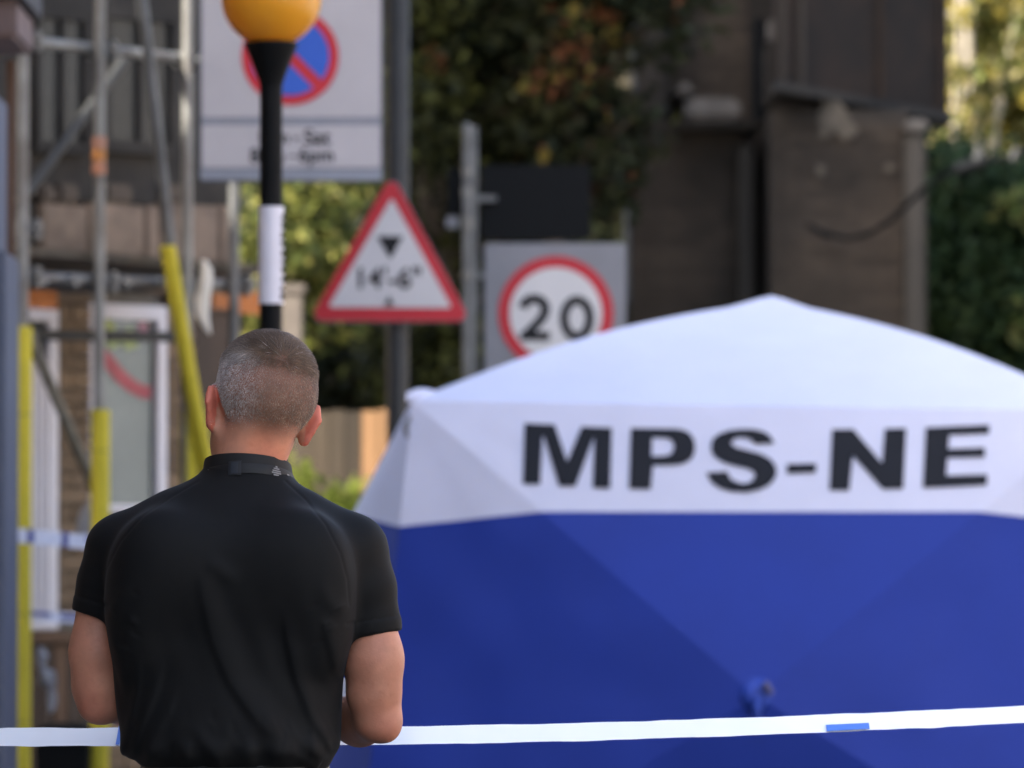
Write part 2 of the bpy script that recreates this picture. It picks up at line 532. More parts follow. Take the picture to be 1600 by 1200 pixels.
# narrow white window with ribbed panel
m_ = MB()
wall_quad(m_, 46, 482, 93, 500, .0, .1); wall_quad(m_, 76, 500, 93, 972, .0, .1); wall_quad(m_, 46, 972, 93, 984, .01, .1)
fr = m_.build('door_frame', M_upvc, B, bevel=.005)
m_ = MB(); wall_quad(m_, 46, 501, 75.5, 562, -.03, .02); m_.build('pane', M_dglass, fr)
for x0 in (46, 56, 66):
    m_ = MB(); wall_quad(m_, x0 + .6, 563, x0 + 9.4, 971, -.006, .05); m_.build('panel', M_upvc, fr, bevel=.006)
# dark doorway right of the window
m_ = MB(); wall_quad(m_, 305, 486, 376, 1260, -.02, .04); dd = m_.build('door', M_darkwood, B)
m_ = MB(); wall_quad(m_, 304, 470, 377, 485, .01, .1); m_.build('lintel', M_darkwood, B)
# brown timber stall riser, board by board
for i, x0 in enumerate(range(18, 150, 22)):
    m_ = MB(); wall_quad(m_, x0 + .8, 1006, x0 + 21.2, 1330, .05, .04); m_.build('board', M_redwood if i == 3 else M_darkwood, B)
m_ = MB(); wall_quad(m_, 16, 986, 152, 1005, .1, .14); m_.build('sill', M_redwood, B, bevel=.008)

# ---- railway bridge abutment
BY = 45.0
A = thing('bridge_abutment', P(1210, 900, BY) * 1, 'sooty brick railway bridge pier with rusty girder above the tent', 'bridge')
A.location.z = 0
def bl(name, x0, y0, x1, y1, Y, depth, m, bev=0, par=None):
    a, c = P(x0, y1, Y), P(x1, y0, Y)
    return MB().box(((a.x + c.x) / 2, Y + depth / 2, (a.z + c.z) / 2), (c.x - a.x, depth, c.z - a.z)).build(name, m, par or A, bevel=bev)
M_grime = mat('grimy_concrete', (0.011, 0.010, 0.0085), .92, .3, 1.4, .4, 18, col2=(0.045, 0.037, 0.029), streak=True, wide=True)
M_rust = mat('rusty_girder', (0.042, 0.026, 0.017), .85, .3, .9, .3, 20, col2=(0.010, 0.009, 0.008), wide=True, spec=.2)
M_pale = mat('pale_bedstone', (0.11, 0.1, 0.09), .9, .25, 5, .3)
ZG = 1210
def brick_face(x0, y0, x1, y1, Y, m=M_sooty):
    a, c = P(x0, y1, Y), P(x1, y0, Y)
    global brick_left
    brick_left -= brick_wall(A, Vector((a.x, Y, 0)), Vector((1, 0, 0)), Vector((0, -1, 0)), c.x - a.x, max(0.05, a.z), c.z, m, left=brick_left)
brick_left = 300
bl('left_block', 985, 188, 1162, 1330, BY + .55, 2.5, M_dmortar)
bl('pier', 1204, 172, 1418, 1330, BY + .05, 3, M_dmortar)
bl('recess_wall', 1040, -120, 1300, 1330, BY + 1.2, 2, M_dmortar)
brick_face(1046, -40, 1168, 186, BY + 1.19)
brick_face(1206, 180, 1416, 660, BY + .04)
brick_face(987, 192, 1160, 640, BY + .54)
bl('quoin_pilaster', 1417, 205, 1447, 1330, BY - .12, 3.2, mat('pale_pilaster', (.03, .027, .022), .9, .25, 1.5, .3, col2=(.075, .066, .055), streak=True, wide=True), .03)
bl('pilaster_cap', 1413, 186, 1452, 205, BY - .2, 3.2, M_pale, .03)
bl('rib', 1156, 225, 1176, 1330, BY + .3, .5, mat('pale_rib', (.018, .016, .013), .9, .3, 1.6, .3, col2=(.05, .043, .035), streak=True, wide=True), .03)
bl('bedstone', 1072, 152, 1158, 187, BY + .25, 1.0, M_pale, .04)
bl('bedstone_block', 1055, 128, 1088, 151, BY + .4, .9, M_pale, .05)
bl('bedstone_ledge', 1050, 188, 1192, 200, BY + .2, .9, M_grime, .03)
bl('downpipe', 1176, 28, 1196, 190, BY + .6, .12, M_black, .02)
bl('pipe_bracket', 1200, 30, 1217, 66, BY + .3, .2, M_pale, .02)
bl('left_column', 994, -120, 1042, 187, BY + .7, 2, M_grime, .03)
bl('girder_bracket', 1196, 70, 1212, 165, BY + .25, .4, M_grime, .02)
# girder runs away to the right
ga, gb = P(1214, 128, BY - .35), P(1481, 178, BY + 1.1)
gh = 2.2
gd = (gb - ga)
gm = MB()
gm.prism([ga, Vector((gb.x, gb.y, gb.z)), Vector((gb.x, gb.y, gb.z + gh)), ga + Vector((0, 0, gh))],
         [ga + Vector((0, .5, 0)), gb + Vector((0, .5, 0)), gb + Vector((0, .5, gh)), ga + Vector((0, .5, gh))])
gm.build('girder', M_rust, A)
fl = MB()
fl.prism([ga + Vector((-.02, -.16, -.07)), gb + Vector((.02, -.16, -.07)), gb + Vector((.02, -.16, -.002)), ga + Vector((-.02, -.16, -.002))],
         [ga + Vector((-.02, .66, -.07)), gb + Vector((.02, .66, -.07)), gb + Vector((.02, .66, -.002)), ga + Vector((-.02, .66, -.002))])
fl.build('girder_flange', M_grime, A)
for t in (0.03, .14, .60, .96):
    p = ga + gd * t
    MB().box((p.x, p.y - .02, p.z + gh / 2), (.05, .05, gh - .01)).build('stiffener', M_grime if t < .2 else M_rust, A)
for px_, py_, r_ in ((1300, 178, 26), (1325, 200, 17), (1288, 205, 12), (1282, 268, 9), (1390, 262, 7)):
    pts = []
    for i in range(14):
        rr = r_ * random.uniform(.6, 1.1)
        pts.append(P(px_ + rr * math.cos(i * .449), py_ + rr * 1.2 * math.sin(i * .449), BY - .012 - .002 * (r_ % 3)))
    MB().add(pts, [tuple(range(14))]).build('lime_patch', mat('lime_stain', (.085, .072, .055), .95, .3, 6), A)
bl('deck', 1300, -400, 1475, -60, BY + 1.5, 2.5, M_grime)
# drooping cable with its black clamp
ct = thing('overhead_cable', P(1520, 262, 43), 'black drooping cable with a stubby dark clamp beside the bridge pier', 'cable')
pts = [P(x, y, Y) for x, y, Y in ((1720, 190, 42), (1640, 222, 42.6), (1590, 240, 43), (1530, 256, 43.3), (1485, 268, 43.6), (1448, 290, 44), (1420, 318, 44.3), (1392, 344, 44.5), (1360, 364, 44.6), (1325, 373, 44.7), (1290, 366, 44.8), (1262, 350, 44.85))]
MB().tube(pts, .022, 8).build('wire', M_black, ct, smooth=True)
MB().tube([P(1492, 266, 43.2), P(1540, 252, 43.2)], [.05, .05], 12).build('clamp', M_black, ct)
MB().tube([P(1528, 256, 43.2), P(1531, 230, 43.2)], [.045, .03], 10).build('insulator', M_postgrey, ct)
MB().tube([P(1583, 250, 43), P(1590, 232, 43)], [.03, .03], 10).build('insulator', M_postgrey, ct)
# ------------------------------------------------------------------ trees and hedges
def leaves_mesh(name, blobs, n, size, cols, parent, m, flat_=0.35, sprig=0):
    """leaf-sized folded faces spread through ellipsoid clumps; cols = [(weight, rgb)]"""
    blobs = [(np.array(c, float), np.array(r_ if isinstance(r_, (tuple, list)) else (r_, r_, r_), float)) for c, r_ in blobs]
    wts = np.array([np.prod(r_) ** (2 / 3) for c, r_ in blobs]); wts /= wts.sum()
    idx = rng.choice(len(blobs), n, p=wts)
    d = rng.normal(size=(n, 3)); d /= np.linalg.norm(d, axis=1)[:, None]
    rad = rng.uniform(0.15, 1.0, n) ** 0.45 * rng.uniform(.8, 1.18, n)
    C = np.stack([b[0] for b in blobs])[idx]; RR = np.stack([b[1] for b in blobs])[idx]
    p = C + d * RR * rad[:, None]
    a = rng.normal(size=(n, 3)); a[:, 2] -= .5; a /= np.linalg.norm(a, axis=1)[:, None]
    nn = d * .6 + rng.normal(size=(n, 3)) * .7 + np.array([0, 0, .5])
    b_ = np.cross(nn, a); b_ /= np.linalg.norm(b_, axis=1)[:, None] + 1e-9
    c_ = np.cross(a, b_)
    s = size * rng.uniform(.55, 1.35, n)[:, None]
    v = np.stack([p, p + a * s * .5 + b_ * s * .36 + c_ * s * .1, p + a * s * 1.15, p + a * s * .5 - b_ * s * .36 + c_ * s * .1], 1).reshape(-1, 3)
    og = np.array(origin(parent)) if parent else np.zeros(3)
    v = v - og
    base = (np.arange(n) * 4)[:, None]
    f = np.concatenate([base + np.array([0, 1, 2]), base + np.array([0, 2, 3])], 1).reshape(-1, 3)
    me = bpy.data.meshes.new(name)
    me.vertices.add(len(v)); me.vertices.foreach_set('co', v.astype(np.float32).ravel())
    me.loops.add(f.size); me.loops.foreach_set('vertex_index', f.astype(np.int32).ravel())
    me.polygons.add(len(f)); me.polygons.foreach_set('loop_start', (np.arange(len(f)) * 3).astype(np.int32))
    me.update(calc_edges=True)
    w = np.array([c[0] for c in cols], float); w /= w.sum()
    clump = np.stack([rng.choice(len(cols), len(blobs), p=w), rng.choice(len(cols), len(blobs), p=w)], 1)
    ci = np.where(rng.random(n) < .55, clump[idx, rng.integers(0, 2, n)], rng.choice(len(cols), n, p=w))
    cc = np.array([c[1] for c in cols])[ci] * rng.uniform(.7, 1.3, n)[:, None]
    c4 = np.concatenate([cc, np.ones((n, 1))], 1)
    at = me.color_attributes.new('leafcol', 'FLOAT_COLOR', 'POINT')
    at.data.foreach_set('color', np.repeat(c4, 4, 0).astype(np.float32).ravel())
    return link_mesh(name, me, m, parent)
M_leaf = mat('leaf', (0.9, 0.9, 0.9), .65, .1, 20, spec=.15, attr='leafcol', trans=.35)
M_bark = mat('bark', (0.07, 0.055, 0.04), .9, .35, 6, .6, 30, streak=True)
M_birch = mat('pale_bark', (0.22, 0.19, 0.14), .8, .3, 5, .4, 20)
def limbs(mb, base, top, r, n, spread, L):
    base = Vector(base); top = Vector(top)
    mid = (base + top) / 2 + Vector((random.uniform(-.15, .15), random.uniform(-.1, .1), 0))
    mb.tube([base, mid, top], [r, r * .75, r * .35], 9)
    for i in range(n):
        t = random.uniform(.4, .98)
        p = base.lerp(top, t)
        a = random.uniform(0, 6.28)
        q = p + Vector((math.cos(a) * spread, math.sin(a) * spread, random.uniform(.2, .8) * L))
        mb.tube([p, p.lerp(q, .5) + Vector((0, 0, -.08 * L)), q], [r * .38, r * .25, r * .08], 6)
def blobs_in(x0, y0, x1, y1, Y, dY, n, r0, r1):
    out = []
    for i in range(n):
        p = P(random.uniform(x0, x1), random.uniform(y0, y1), Y + random.uniform(-dY, dY))
        rr = random.uniform(r0, r1)
        out.append((p, (rr * random.uniform(.8, 1.3), rr, rr * random.uniform(.7, 1.1))))
    return out
def tree(name, label, px, Y, top_py, r, blobs, n, size, cols, cat='tree', bark=None, nl=10, spread=.9, lean=0):
    b0 = P(px, 900, Y); b0.z = 0
    t = thing(name, b0, label, cat)
    m_ = MB(); tp = P(px + lean, top_py, Y)
    limbs(m_, b0, tp, r, nl, spread, .9)
    m_.build('trunk', bark or M_bark, t, smooth=True)
    leaves_mesh('crown', blobs, n, size, cols, t, M_leaf)
    return t
DG = [(3, (.016, .021, .009)), (3, (.026, .030, .011)), (2, (.042, .045, .015)), (1, (.036, .029, .015))]
YG = [(3, (.11, .12, .024)), (3, (.17, .165, .04)), (4, (.06, .075, .018)), (3, (.035, .042, .014)), (1, (.28, .26, .10))]
tree('sycamore_tree', 'yellow green leafy tree glowing behind the no waiting sign and warning triangle', 455, 39, 180, .07,
     blobs_in(385, 270, 590, 470, 39, .7, 20, .16, .34) + blobs_in(370, -60, 540, 240, 39.5, .8, 18, .25, .42), 9000, .085, YG, spread=.6)
tree('broadleaf_tree', 'dark olive tree rising between the warning triangle post and the black board', 690, 44, -120, .12,
     blobs_in(600, -120, 800, 640, 44, 1.0, 42, .3, .6), 15000, .10, DG + [(6, (.075, .08, .02))])
tree('rowan_tree', 'shadowy tree with reddish orange autumn leaves left of the bridge pier', 880, 43.5, -150, .1,
     blobs_in(790, -120, 1010, 330, 43.6, .8, 30, .3, .5), 11000, .10, DG + [(.3, (.06, .025, .012))], spread=.8)
tr = bpy.data.objects['rowan_tree']
leaves_mesh('autumn_leaves', blobs_in(850, 30, 975, 90, 42.7, .2, 9, .09, .2) + blobs_in(830, 105, 905, 150, 42.7, .2, 6, .08, .15) + blobs_in(660, 85, 720, 115, 42.9, .1, 3, .07, .12) + [(P(955, 168, 42.6), .07), (P(860, 215, 42.6), .08), (P(880, 35, 42.6), .12)],
            120, .10, [(3, (.13, .055, .018)), (3, (.14, .105, .022)), (2, (.10, .11, .03)), (2, (.14, .05, .02))], tr, M_leaf)
# ivy and shrub growth at the foot of the trees
hd = thing('ivy_hedge', P(600, 900, 46.5), 'dark ivy hedge growing low behind the warning triangle post', 'hedge')
hd.location.z = 0
leaves_mesh('foliage', blobs_in(420, 470, 1010, 980, 46.5, .8, 90, .35, .6), 22000, .10, DG, hd, M_leaf)
hd2 = thing('ivy_screen', P(1540, 900, 50), 'dark green ivy covered bank edge on the far side of the bridge pier', 'hedge')
hd2.location.z = 0
leaves_mesh('foliage', blobs_in(1430, 262, 1660, 760, 50, .7, 60, .35, .6), 16000, .11, [(3, (.02, .04, .016)), (3, (.03, .055, .02)), (2, (.045, .07, .022))], hd2, M_leaf)
leaves_mesh('pale_leaves', blobs_in(1572, 478, 1612, 525, 49.0, .1, 3, .1, .16) + blobs_in(1590, 280, 1640, 330, 49, .2, 4, .12, .2) + [(P(1540, 435, 49), .05)], 110, .12, [(2, (.22, .22, .07)), (1, (.12, .17, .04))], hd2, M_leaf)
YL = [(4, (.30, .24, .045)), (3, (.22, .20, .05)), (3, (.13, .15, .04)), (2, (.38, .32, .14)), (3, (.05, .06, .018))]
t = tree('birch_tree', 'sunlit birch with pale twin trunks and yellow leaves right of the bridge', 1512, 56, -160, .09,
         blobs_in(1465, -140, 1690, 205, 57.0, .9, 60, .18, .40) + blobs_in(1470, -140, 1690, 215, 54.6, .3, 26, .08, .22), 19000, .095, YL, bark=M_birch, nl=12, spread=.7, lean=-10)
m_ = MB()
m_.tube([P(1524, 900, 55.4), P(1528, 240, 55.4), P(1518, 120, 55.4), P(1506, -60, 55.4)], [.065, .05, .045, .035], 9)
m_.tube([P(1545, 900, 55.6), P(1552, 200, 55.6), P(1572, 120, 55.6), P(1590, 20, 55.6)], [.05, .045, .04, .03], 8)
m_.tube([P(1488, 900, 55.6), P(1492, 195, 55.6), P(1498, 60, 55.6), P(1500, -60, 55.6)], [.05, .04, .03, .03], 8)
m_.build('side_trunk', M_birch, t, smooth=True)
tree('birch_tree', 'second yellow leaved birch cut off by the right picture edge', 1640, 57, -160, .09,
     blobs_in(1560, -140, 1780, 230, 57.5, .9, 36, .25, .5), 11000, .095, YL, bark=M_birch, spread=.7)
# the far wood on the bank, one mass
wd = leaves_mesh('undergrowth', [((random.uniform(-16, 22), 60 + 18 * (t_ := random.random()), 11.0 * min(1, t_ * 2.0) ** .8 + .5), (1.3, 1.0, 1.0)) for i in range(420)], 70000, .24, DG, None, M_leaf)
tag(wd, 'dark mixed woodland covering the railway bank in the distance', 'woodland', kind='stuff')
wd.name = 'woodland'

# ---- fence and the bright shrub in front of it
FY = 34.0
fe = thing('timber_fence', P(540, 900, FY), 'close boarded timber fence, left boards coloured as shaded, orange boards beside the tent coloured as sunlit', 'fence')
fe.location.z = 0
M_shadeboard = mat('shaded_larch', (.034, .024, .014), .85, .3, 5, .4, 30, streak=True, rnd=.25)  # darker board colour, paints the fence's shaded part
M_sunboard = mat('sunlit_larch', (.215, .115, .05), .8, .25, 5, .35, 30, streak=True, rnd=.14)  # same timber, patch of sun put into the board colour
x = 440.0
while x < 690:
    new = x > 550  # true for the boards coloured as sunlit
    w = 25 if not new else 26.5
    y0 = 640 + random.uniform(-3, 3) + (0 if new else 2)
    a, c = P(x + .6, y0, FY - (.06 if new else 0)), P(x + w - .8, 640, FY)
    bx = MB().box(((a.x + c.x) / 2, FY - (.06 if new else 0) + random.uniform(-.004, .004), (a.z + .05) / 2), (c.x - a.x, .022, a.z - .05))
    bx.build('plank', M_sunboard if new else M_shadeboard, fe)
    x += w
for z in (.5, 1.9):
    MB().box((P(565, 0, FY).x, FY + .05, z), (P(690, 0, FY).x - P(440, 0, FY).x, .05, .09)).build('rail', M_shadeboard, fe)
sb = thing('shrub', P(520, 900, 32), 'bright yellow green shrub in front of the timber fence', 'shrub')
sb.location.z = 0
m_ = MB(); limbs(m_, (sb.location.x, 32, 0), (sb.location.x, 32, 1.6), .03, 6, .3, .3); m_.build('stem', M_bark, sb)
leaves_mesh('foliage', blobs_in(505, 755, 560, 830, 32, .15, 9, .08, .16) + blobs_in(455, 720, 500, 860, 32, .15, 9, .07, .13) + blobs_in(450, 830, 640, 980, 32, .3, 18, .15, .25), 2600, .07,
            [(4, (.34, .40, .06)), (3, (.46, .50, .10)), (2, (.18, .22, .04))], sb, M_leaf)
gp = P(457, 460, 36)
gpz = gp.z
gt = thing('gate_post', (gp.x, 36, 0), 'pale stone gatepost standing just right of the beacon pole', 'post')
M_gp = mat('post_stone', (.09, .075, .062), .9, .2, 5, .3)
MB().box((gp.x, 36, gpz / 2), (.13, .13, gpz)).build('shaft', M_gp, gt, bevel=.01)
MB().box((gp.x, 36, gpz + .03), (.17, .17, .058)).build('cap', M_gp, gt, bevel=.012)
# ------------------------------------------------------------------ signs, beacon, scaffolding
M_white = mat('sign_white', (.385, .365, .37), .5, .05, 4)
M_red = mat('sign_red', (.44, .012, .022), .45, .06, 6)
M_blue = mat('sign_blue', (.02, .085, .42), .45, .06, 6)
M_ink = mat('sign_black', (.012, .012, .013), .6, .1, 10, spec=.2)
M_backing = mat('grey_backing', (.2, .2, .215), .55, .08, 4, .1)
M_trim = mat('sign_edge', (.12, .125, .14), .5, .1, 8)
M_lip = mat('sign_lip', (.2, .215, .25), .4, .1, 6)
M_galv = mat('galvanised_steel', (.27, .27, .25), .5, .3, 5, .15, metal=.35, col2=(.13, .115, .10))
M_galvd = mat('dull_steel', (.14, .14, .135), .55, .3, 7, .2, metal=.3)
SZ = 0.004

def post(parent, px, Y, top_py, rad, m, name='post'):
    t = P(px, top_py, Y)
    return MB().lathe((t.x, Y, 0), [(rad, 0.0), (rad, t.z - .02), (rad * .9, t.z - .004), (rad * .5, t.z)], 24).build(name, m, parent, smooth=True)

# no waiting sign
Y = 24.5
s = thing('parking_sign', P(424, 900, Y + .12), 'large grey white no waiting sign with red and blue roundel behind the beacon', 'road sign')
s.location.z = 0
post(s, 424, Y + .12, -260, .038, M_postgrey)
m_ = MB(); plate(m_, rrect(312, -150, 598, 284, 5), Y, .03); m_.build('frame', M_trim, s)
m_ = MB(); plate(m_, rrect(315.5, -146, 594.5, 183.5, 4), Y - SZ, SZ); m_.build('face_plate', M_white, s)
m_ = MB(); plate(m_, rrect(315.5, 195, 594.5, 262, 4), Y - SZ, SZ); m_.build('time_plate', M_white, s)
m_ = MB(); plate(m_, rrect(314.5, 185.5, 595.5, 193.5, 2), Y - SZ, SZ); m_.build('divider', M_lip, s)
m_ = MB(); plate(m_, rrect(313, 264.5, 596, 281, 2), Y - .016, .016); m_.build('lower_lip', M_lip, s)
cxy = (453.5, 88)
m_ = MB(); flat(m_, circle(cxy, 76), Y - 2 * SZ); rr = m_.build('roundel', M_red, s)
m_ = MB()
for a0 in (45 + 6.5, 225 + 6.5):
    flat(m_, circle(cxy, 61, 30, a0 + 2, a0 + 180 - 13 - 2), Y - 3 * SZ)
m_.build('blue_field', M_blue, rr)
tp = bpy.data.objects['time_plate']
for word, wx, wy, ww_ in (('Mon', 428, 214, 46), ('-', 463, 216, 8), ('Sat', 496, 214, 41), ('8am', 417, 243, 53), ('-', 457, 244, 8), ('6pm', 494, 245, 54)):
    text_mesh(word, wx, wy, ww_, Y - 2 * SZ, M_ink, s, bold=.014)
for py in (40, 230):
    c = P(424, py, Y + .075)
    MB().box(c, (.14, .085, .05)).build('clip', M_galv, s)

# low bridge triangle
Y = 28.8
s = thing('low_bridge_sign', P(622, 900, Y + .1), 'red bordered warning triangle for a low bridge on a tall dark post', 'road sign')
s.location.z = 0
post(s, 622, Y + .1, -200, .055, M_postgrey)
def rtri(A_, B_, C_, r):
    out = []
    pts = [Vector(A_), Vector(B_), Vector(C_)]
    for i in range(3):
        p, a, b2 = pts[i], pts[i - 1], pts[(i + 1) % 3]
        d1 = (a - p).normalized(); d2 = (b2 - p).normalized()
        h = math.acos(d1.dot(d2)) / 2
        c = p + (d1 + d2).normalized() * (r / math.sin(h))
        t1 = p + d1 * (r / math.tan(h)); t2 = p + d2 * (r / math.tan(h))
        a1 = math.atan2(t1.y - c.y, t1.x - c.x); a2 = math.atan2(t2.y - c.y, t2.x - c.x)
        while a2 - a1 > math.pi: a2 -= 2 * math.pi
        while a2 - a1 < -math.pi: a2 += 2 * math.pi
        out += [(c.x + r * math.cos(a1 + (a2 - a1) * j / 6), c.y + r * math.sin(a1 + (a2 - a1) * j / 6)) for j in range(7)]
    return out
m_ = MB(); plate(m_, rtri((613, 269), (737, 503.5), (482, 503.5), 12), Y, .025); m_.build('backplate', M_trim, s)
m_ = MB(); plate(m_, rtri((612, 271), (735, 502), (483, 501), 12), Y - SZ, SZ); rp = m_.build('red_border', M_red, s)
m_ = MB(); flat(m_, rtri((612, 309), (706, 481), (513, 480), 3), Y - 2 * SZ); m_.build('white_field', mat('triangle_white', (.54, .52, .52), .5, .05, 4), s)
m_ = MB(); flat(m_, [(589, 369), (630, 369), (610, 405)], Y - 3 * SZ); m_.build('pointer', M_ink, s)
m_ = MB(); flat(m_, [(600, 477), (616, 477), (608, 462)], Y - 3 * SZ); m_.build('pointer', M_ink, s)
text_mesh("14'-6\"", 609, 434, 98, Y - 3 * SZ, M_ink, s, bold=.02)
for py in (350, 470):
    MB().box(P(618, py, Y + .045), (.16, .05, .04)).build('clip', M_galv, s)

# 20 limit
Y = 30.0
s = thing('speed_limit_sign', P(730, 900, Y), 'grey backed 20 speed limit roundel beside a steel post above the tent', 'road sign')
s.location.z = 0
post(s, 730, Y, 193, .0225, M_galvd)
c = P(742, 193, Y + .05)
MB().box((c.x, Y + .055, c.z / 2), (.03, .06, c.z - .03)).build('channel', M_galvd, s)
m_ = MB(); plate(m_, rrect(757, 380, 978, 640, 6), Y + .02, .02); m_.build('backing_board', M_backing, s, bevel=.004)
m_ = MB(); plate(m_, circle((868.5, 490), 90, 64), Y + .012, .006); m_.build('red_ring', M_red, s)
m_ = MB(); flat(m_, circle((868.5, 490), 72, 64), Y + .008); m_.build('white_disc', mat('disc_white', (.58, .56, .55), .5, .04, 4), s)
m_ = MB()
two = [(817, 481), (819, 475), (824, 469.5), (831, 467), (838, 467), (845, 469.5), (850, 474.5), (852.5, 482), (851, 490), (846, 498), (838, 507), (829, 516), (818.5, 526.5)]
flat_ribbon(m_, two, 14, Y + .004)
flat(m_, [(813, 518.5), (859, 518), (859, 532), (813, 532)], Y + .0035)
flat_ribbon(m_, [(901.5 + 20 * math.cos(t) , 497.5 + 28.5 * math.sin(t)) for t in np.linspace(0, 2 * math.pi, 40)[:-1]], 14, Y + .004, True)
m_.build('numerals', M_ink, s)
m_ = MB(); plate(m_, rrect(752, 258, 922, 374, 4), Y + .10, .03); m_.build('board', M_black, s)
m_ = MB(); plate(m_, rrect(699, 262, 724, 336, 3), Y + .09, .05); m_.build('end_box', M_black, s)
m_ = MB(); plate(m_, rrect(697, 338, 717, 356, 3), Y + .05, .05); m_.build('end_clip', M_backing, s)
for py in (268, 300, 345, 352, 430):
    c = P(735, py, Y + .0)
    MB().lathe((P(730, py, Y).x, Y, c.z - .018), [(.027, 0), (.027, .036)], 20).build('band_clip', M_galv, s)
for py in (310, 430): MB().box(P(752, py, Y + .06), (.16, .025, .03)).build('bracket', M_galvd, s)

# belisha beacon
Y = 18.0
gc = P(424, -4, Y)
s = thing('belisha_beacon', (gc.x, Y, .1), 'orange globe crossing beacon on a black and white banded pole', 'beacon')
M_globe = mat('amber_globe', (.86, .41, .03), .28, .05, 3, spec=.5, trans=.3, sss=0)
u = K * Y
gr = 78.5 * u
cz = gc.z
colz = P(424, 69, Y).z
prof = []
a_end = math.acos(max(-1, min(1, (cz - colz) / gr)))
for i in range(25):
    a = math.pi - i * (math.pi - a_end) / 24
    prof.append((gr * math.sin(a), cz - .1 + -gr * math.cos(a) * 1.0))
prof = [(max(r_, .001), z - 0) for r_, z in prof]
MB().lathe((gc.x, Y, .1), [(r_, z) for r_, z in prof], 48).build('globe', M_globe, s, smooth=True)
def zz(py): return P(424, py, Y).z - .1
MB().lathe((gc.x, Y, .1), [(17.5 * u, zz(135)), (20 * u, zz(126)), (25 * u, zz(112)), (33 * u, zz(92)), (40.5 * u, zz(74)), (42 * u, zz(70)), (41 * u, zz(67)), (30 * u, zz(66))], 40).build('collar', M_black, s, smooth=True)
bands = [323, 475]
step = 152
pys = [135, 323, 475, 627, 779, 931, 1083, 1235, 1387]
M_bandw = mat('band_white', (.68, .67, .74), .4, .05, 5)
for i in range(len(pys)):
    z1 = zz(pys[i]); z0 = zz(pys[i + 1]) if i + 1 < len(pys) else 0
    if z0 < 0: z0 = 0
    if z1 <= 0: break
    rw = 17.8 * u + (.0012 if i % 2 else 0) + (.003 if i == 1 else 0)
    MB().lathe((gc.x, Y, .1), [(rw, z0), (rw, z1)], 32).build('pole_band', M_bandw if i % 2 else M_black, s, smooth=True)
# dark marks on the sticker wrapped round the white band
m_ = MB(); rw = 17.8 * u + .0062
zt_, zb_ = zz(336), zz(470)
z = zt_
while z > zb_:
    h = random.uniform(.012, .026)
    a0 = random.uniform(-40, -34); a1 = a0 + random.uniform(18, 30)
    for k in range(3):
        b0, b1 = R(a0 + (a1 - a0) * k / 3), R(a0 + (a1 - a0) * (k + 1) / 3)
        m_.add([(gc.x + rw * math.cos(b), Y + rw * math.sin(b), .1 + zq) for b, zq in ((b0, z), (b1, z), (b1, z - h), (b0, z - h))], [(0, 1, 2, 3)])
    z -= h + random.uniform(.004, .014)
m_.build('sticker_print', M_ink, s)

# scaffolding
SA = P(30, 600, 24.7); SB = P(292, 600, 25.7)
SA.z = SB.z = 0
SU = (SB - SA).normalized(); SN = Vector((SU.y, -SU.x, 0))
def SP(px, py, off=0.0): return on_plane(px, py, SA + SN * off, SN)
sf = thing('scaffold', (SA + SB) / 2, 'steel tube scaffold with yellow foam sleeves in front of the house on the left', 'scaffold')
M_sleeve = mat('yellow_foam', (.58, .47, .028), .7, .08, 6, .2, 50)
M_tag = mat('orange_plastic', (.45, .12, .01), .5, .15, 10)
def vtube(px, top, off=0.0, r_=.0242, m=M_galv):
    p = SP(px, 600, off)
    return MB().tube([(p.x, p.y, .1), (p.x, p.y, SP(px, top, off).z)], r_, 14).build('standard', m, sf, smooth=True)
def sleeve(px, top, bot, off=0.0, seams=()):
    p = SP(px, 600, off); z1 = SP(px, top, off).z; z0 = .12
    o = MB().lathe((p.x, p.y, 0), [(.034, z0), (.041, z0 + .004), (.041, z1 - .004), (.034, z1)], 18).build('sleeve', M_sleeve, sf, smooth=True)
    for sy in seams:
        zc = SP(px, sy, off).z
        MB().lathe((p.x, p.y, 0), [(.0413, zc - .004), (.0418, zc), (.0413, zc + .004)], 18).build('seam', mat('sleeve_seam', (.33, .28, .03), .7), o, smooth=True)
def coupler(px, py, off=0.0):
    p = SP(px, py, off)
    rot = Matrix.Rotation(math.atan2(SU.y, SU.x), 3, 'Z')
    c = MB(); c.box(p + SN * .0, (.075, .10, .07), rot); c.box(p + SN * .045 + SU * .03, (.05, .05, .09), rot)
    o = c.build('coupler', M_galvd, sf, bevel=.008)
    MB().tube([p + SN * .06, p + SN * .105], .011, 6).build('bolt', M_galvd, o)
for px, top, off in ((35, -200, 0), (155, -200, 0), (292, -200, 0)):
    vtube(px, top, off)
vtube(365, 286, .0, m=M_galvd)
sleeve(35, 510, 1300, seams=(648, 960, 1128)); sleeve(157, 640, 1300, seams=(705, 1010)); sleeve(296, 640, 1300, seams=(700,))
def bar(x0, y0, x1, y1, off=0.0, name='ledger', m=M_galv, r_=.0242):
    return MB().tube([SP(x0, y0, off), SP(x1, y1, off)], r_, 12).build(name, m, sf, smooth=True)
bar(20, 62, 330, 97, -.052)
bar(-10, 431, 395, 447, -.052)
bar(40, 523, 268, 526, -.40, m=mat('dark_tube', (.035, .035, .033), .5, .2, 8))
bar(215, -60, 268, 398, .06, 'brace', M_galvd)
o = MB().tube([SP(262, 385, .066), SP(300, 610, .066), SP(338, 800, .066), SP(420, 1260, .066)], .034, 16).build('sleeve', M_sleeve, sf, smooth=True)
bar(205, 80, 40, 305, -.36, 'brace', mat('dark_tube', (.03, .03, .028)))
bar(45, 520, 175, 830, -.2, 'brace', mat('brown_tube', (.17, .15, .11), .6, .3, 6))
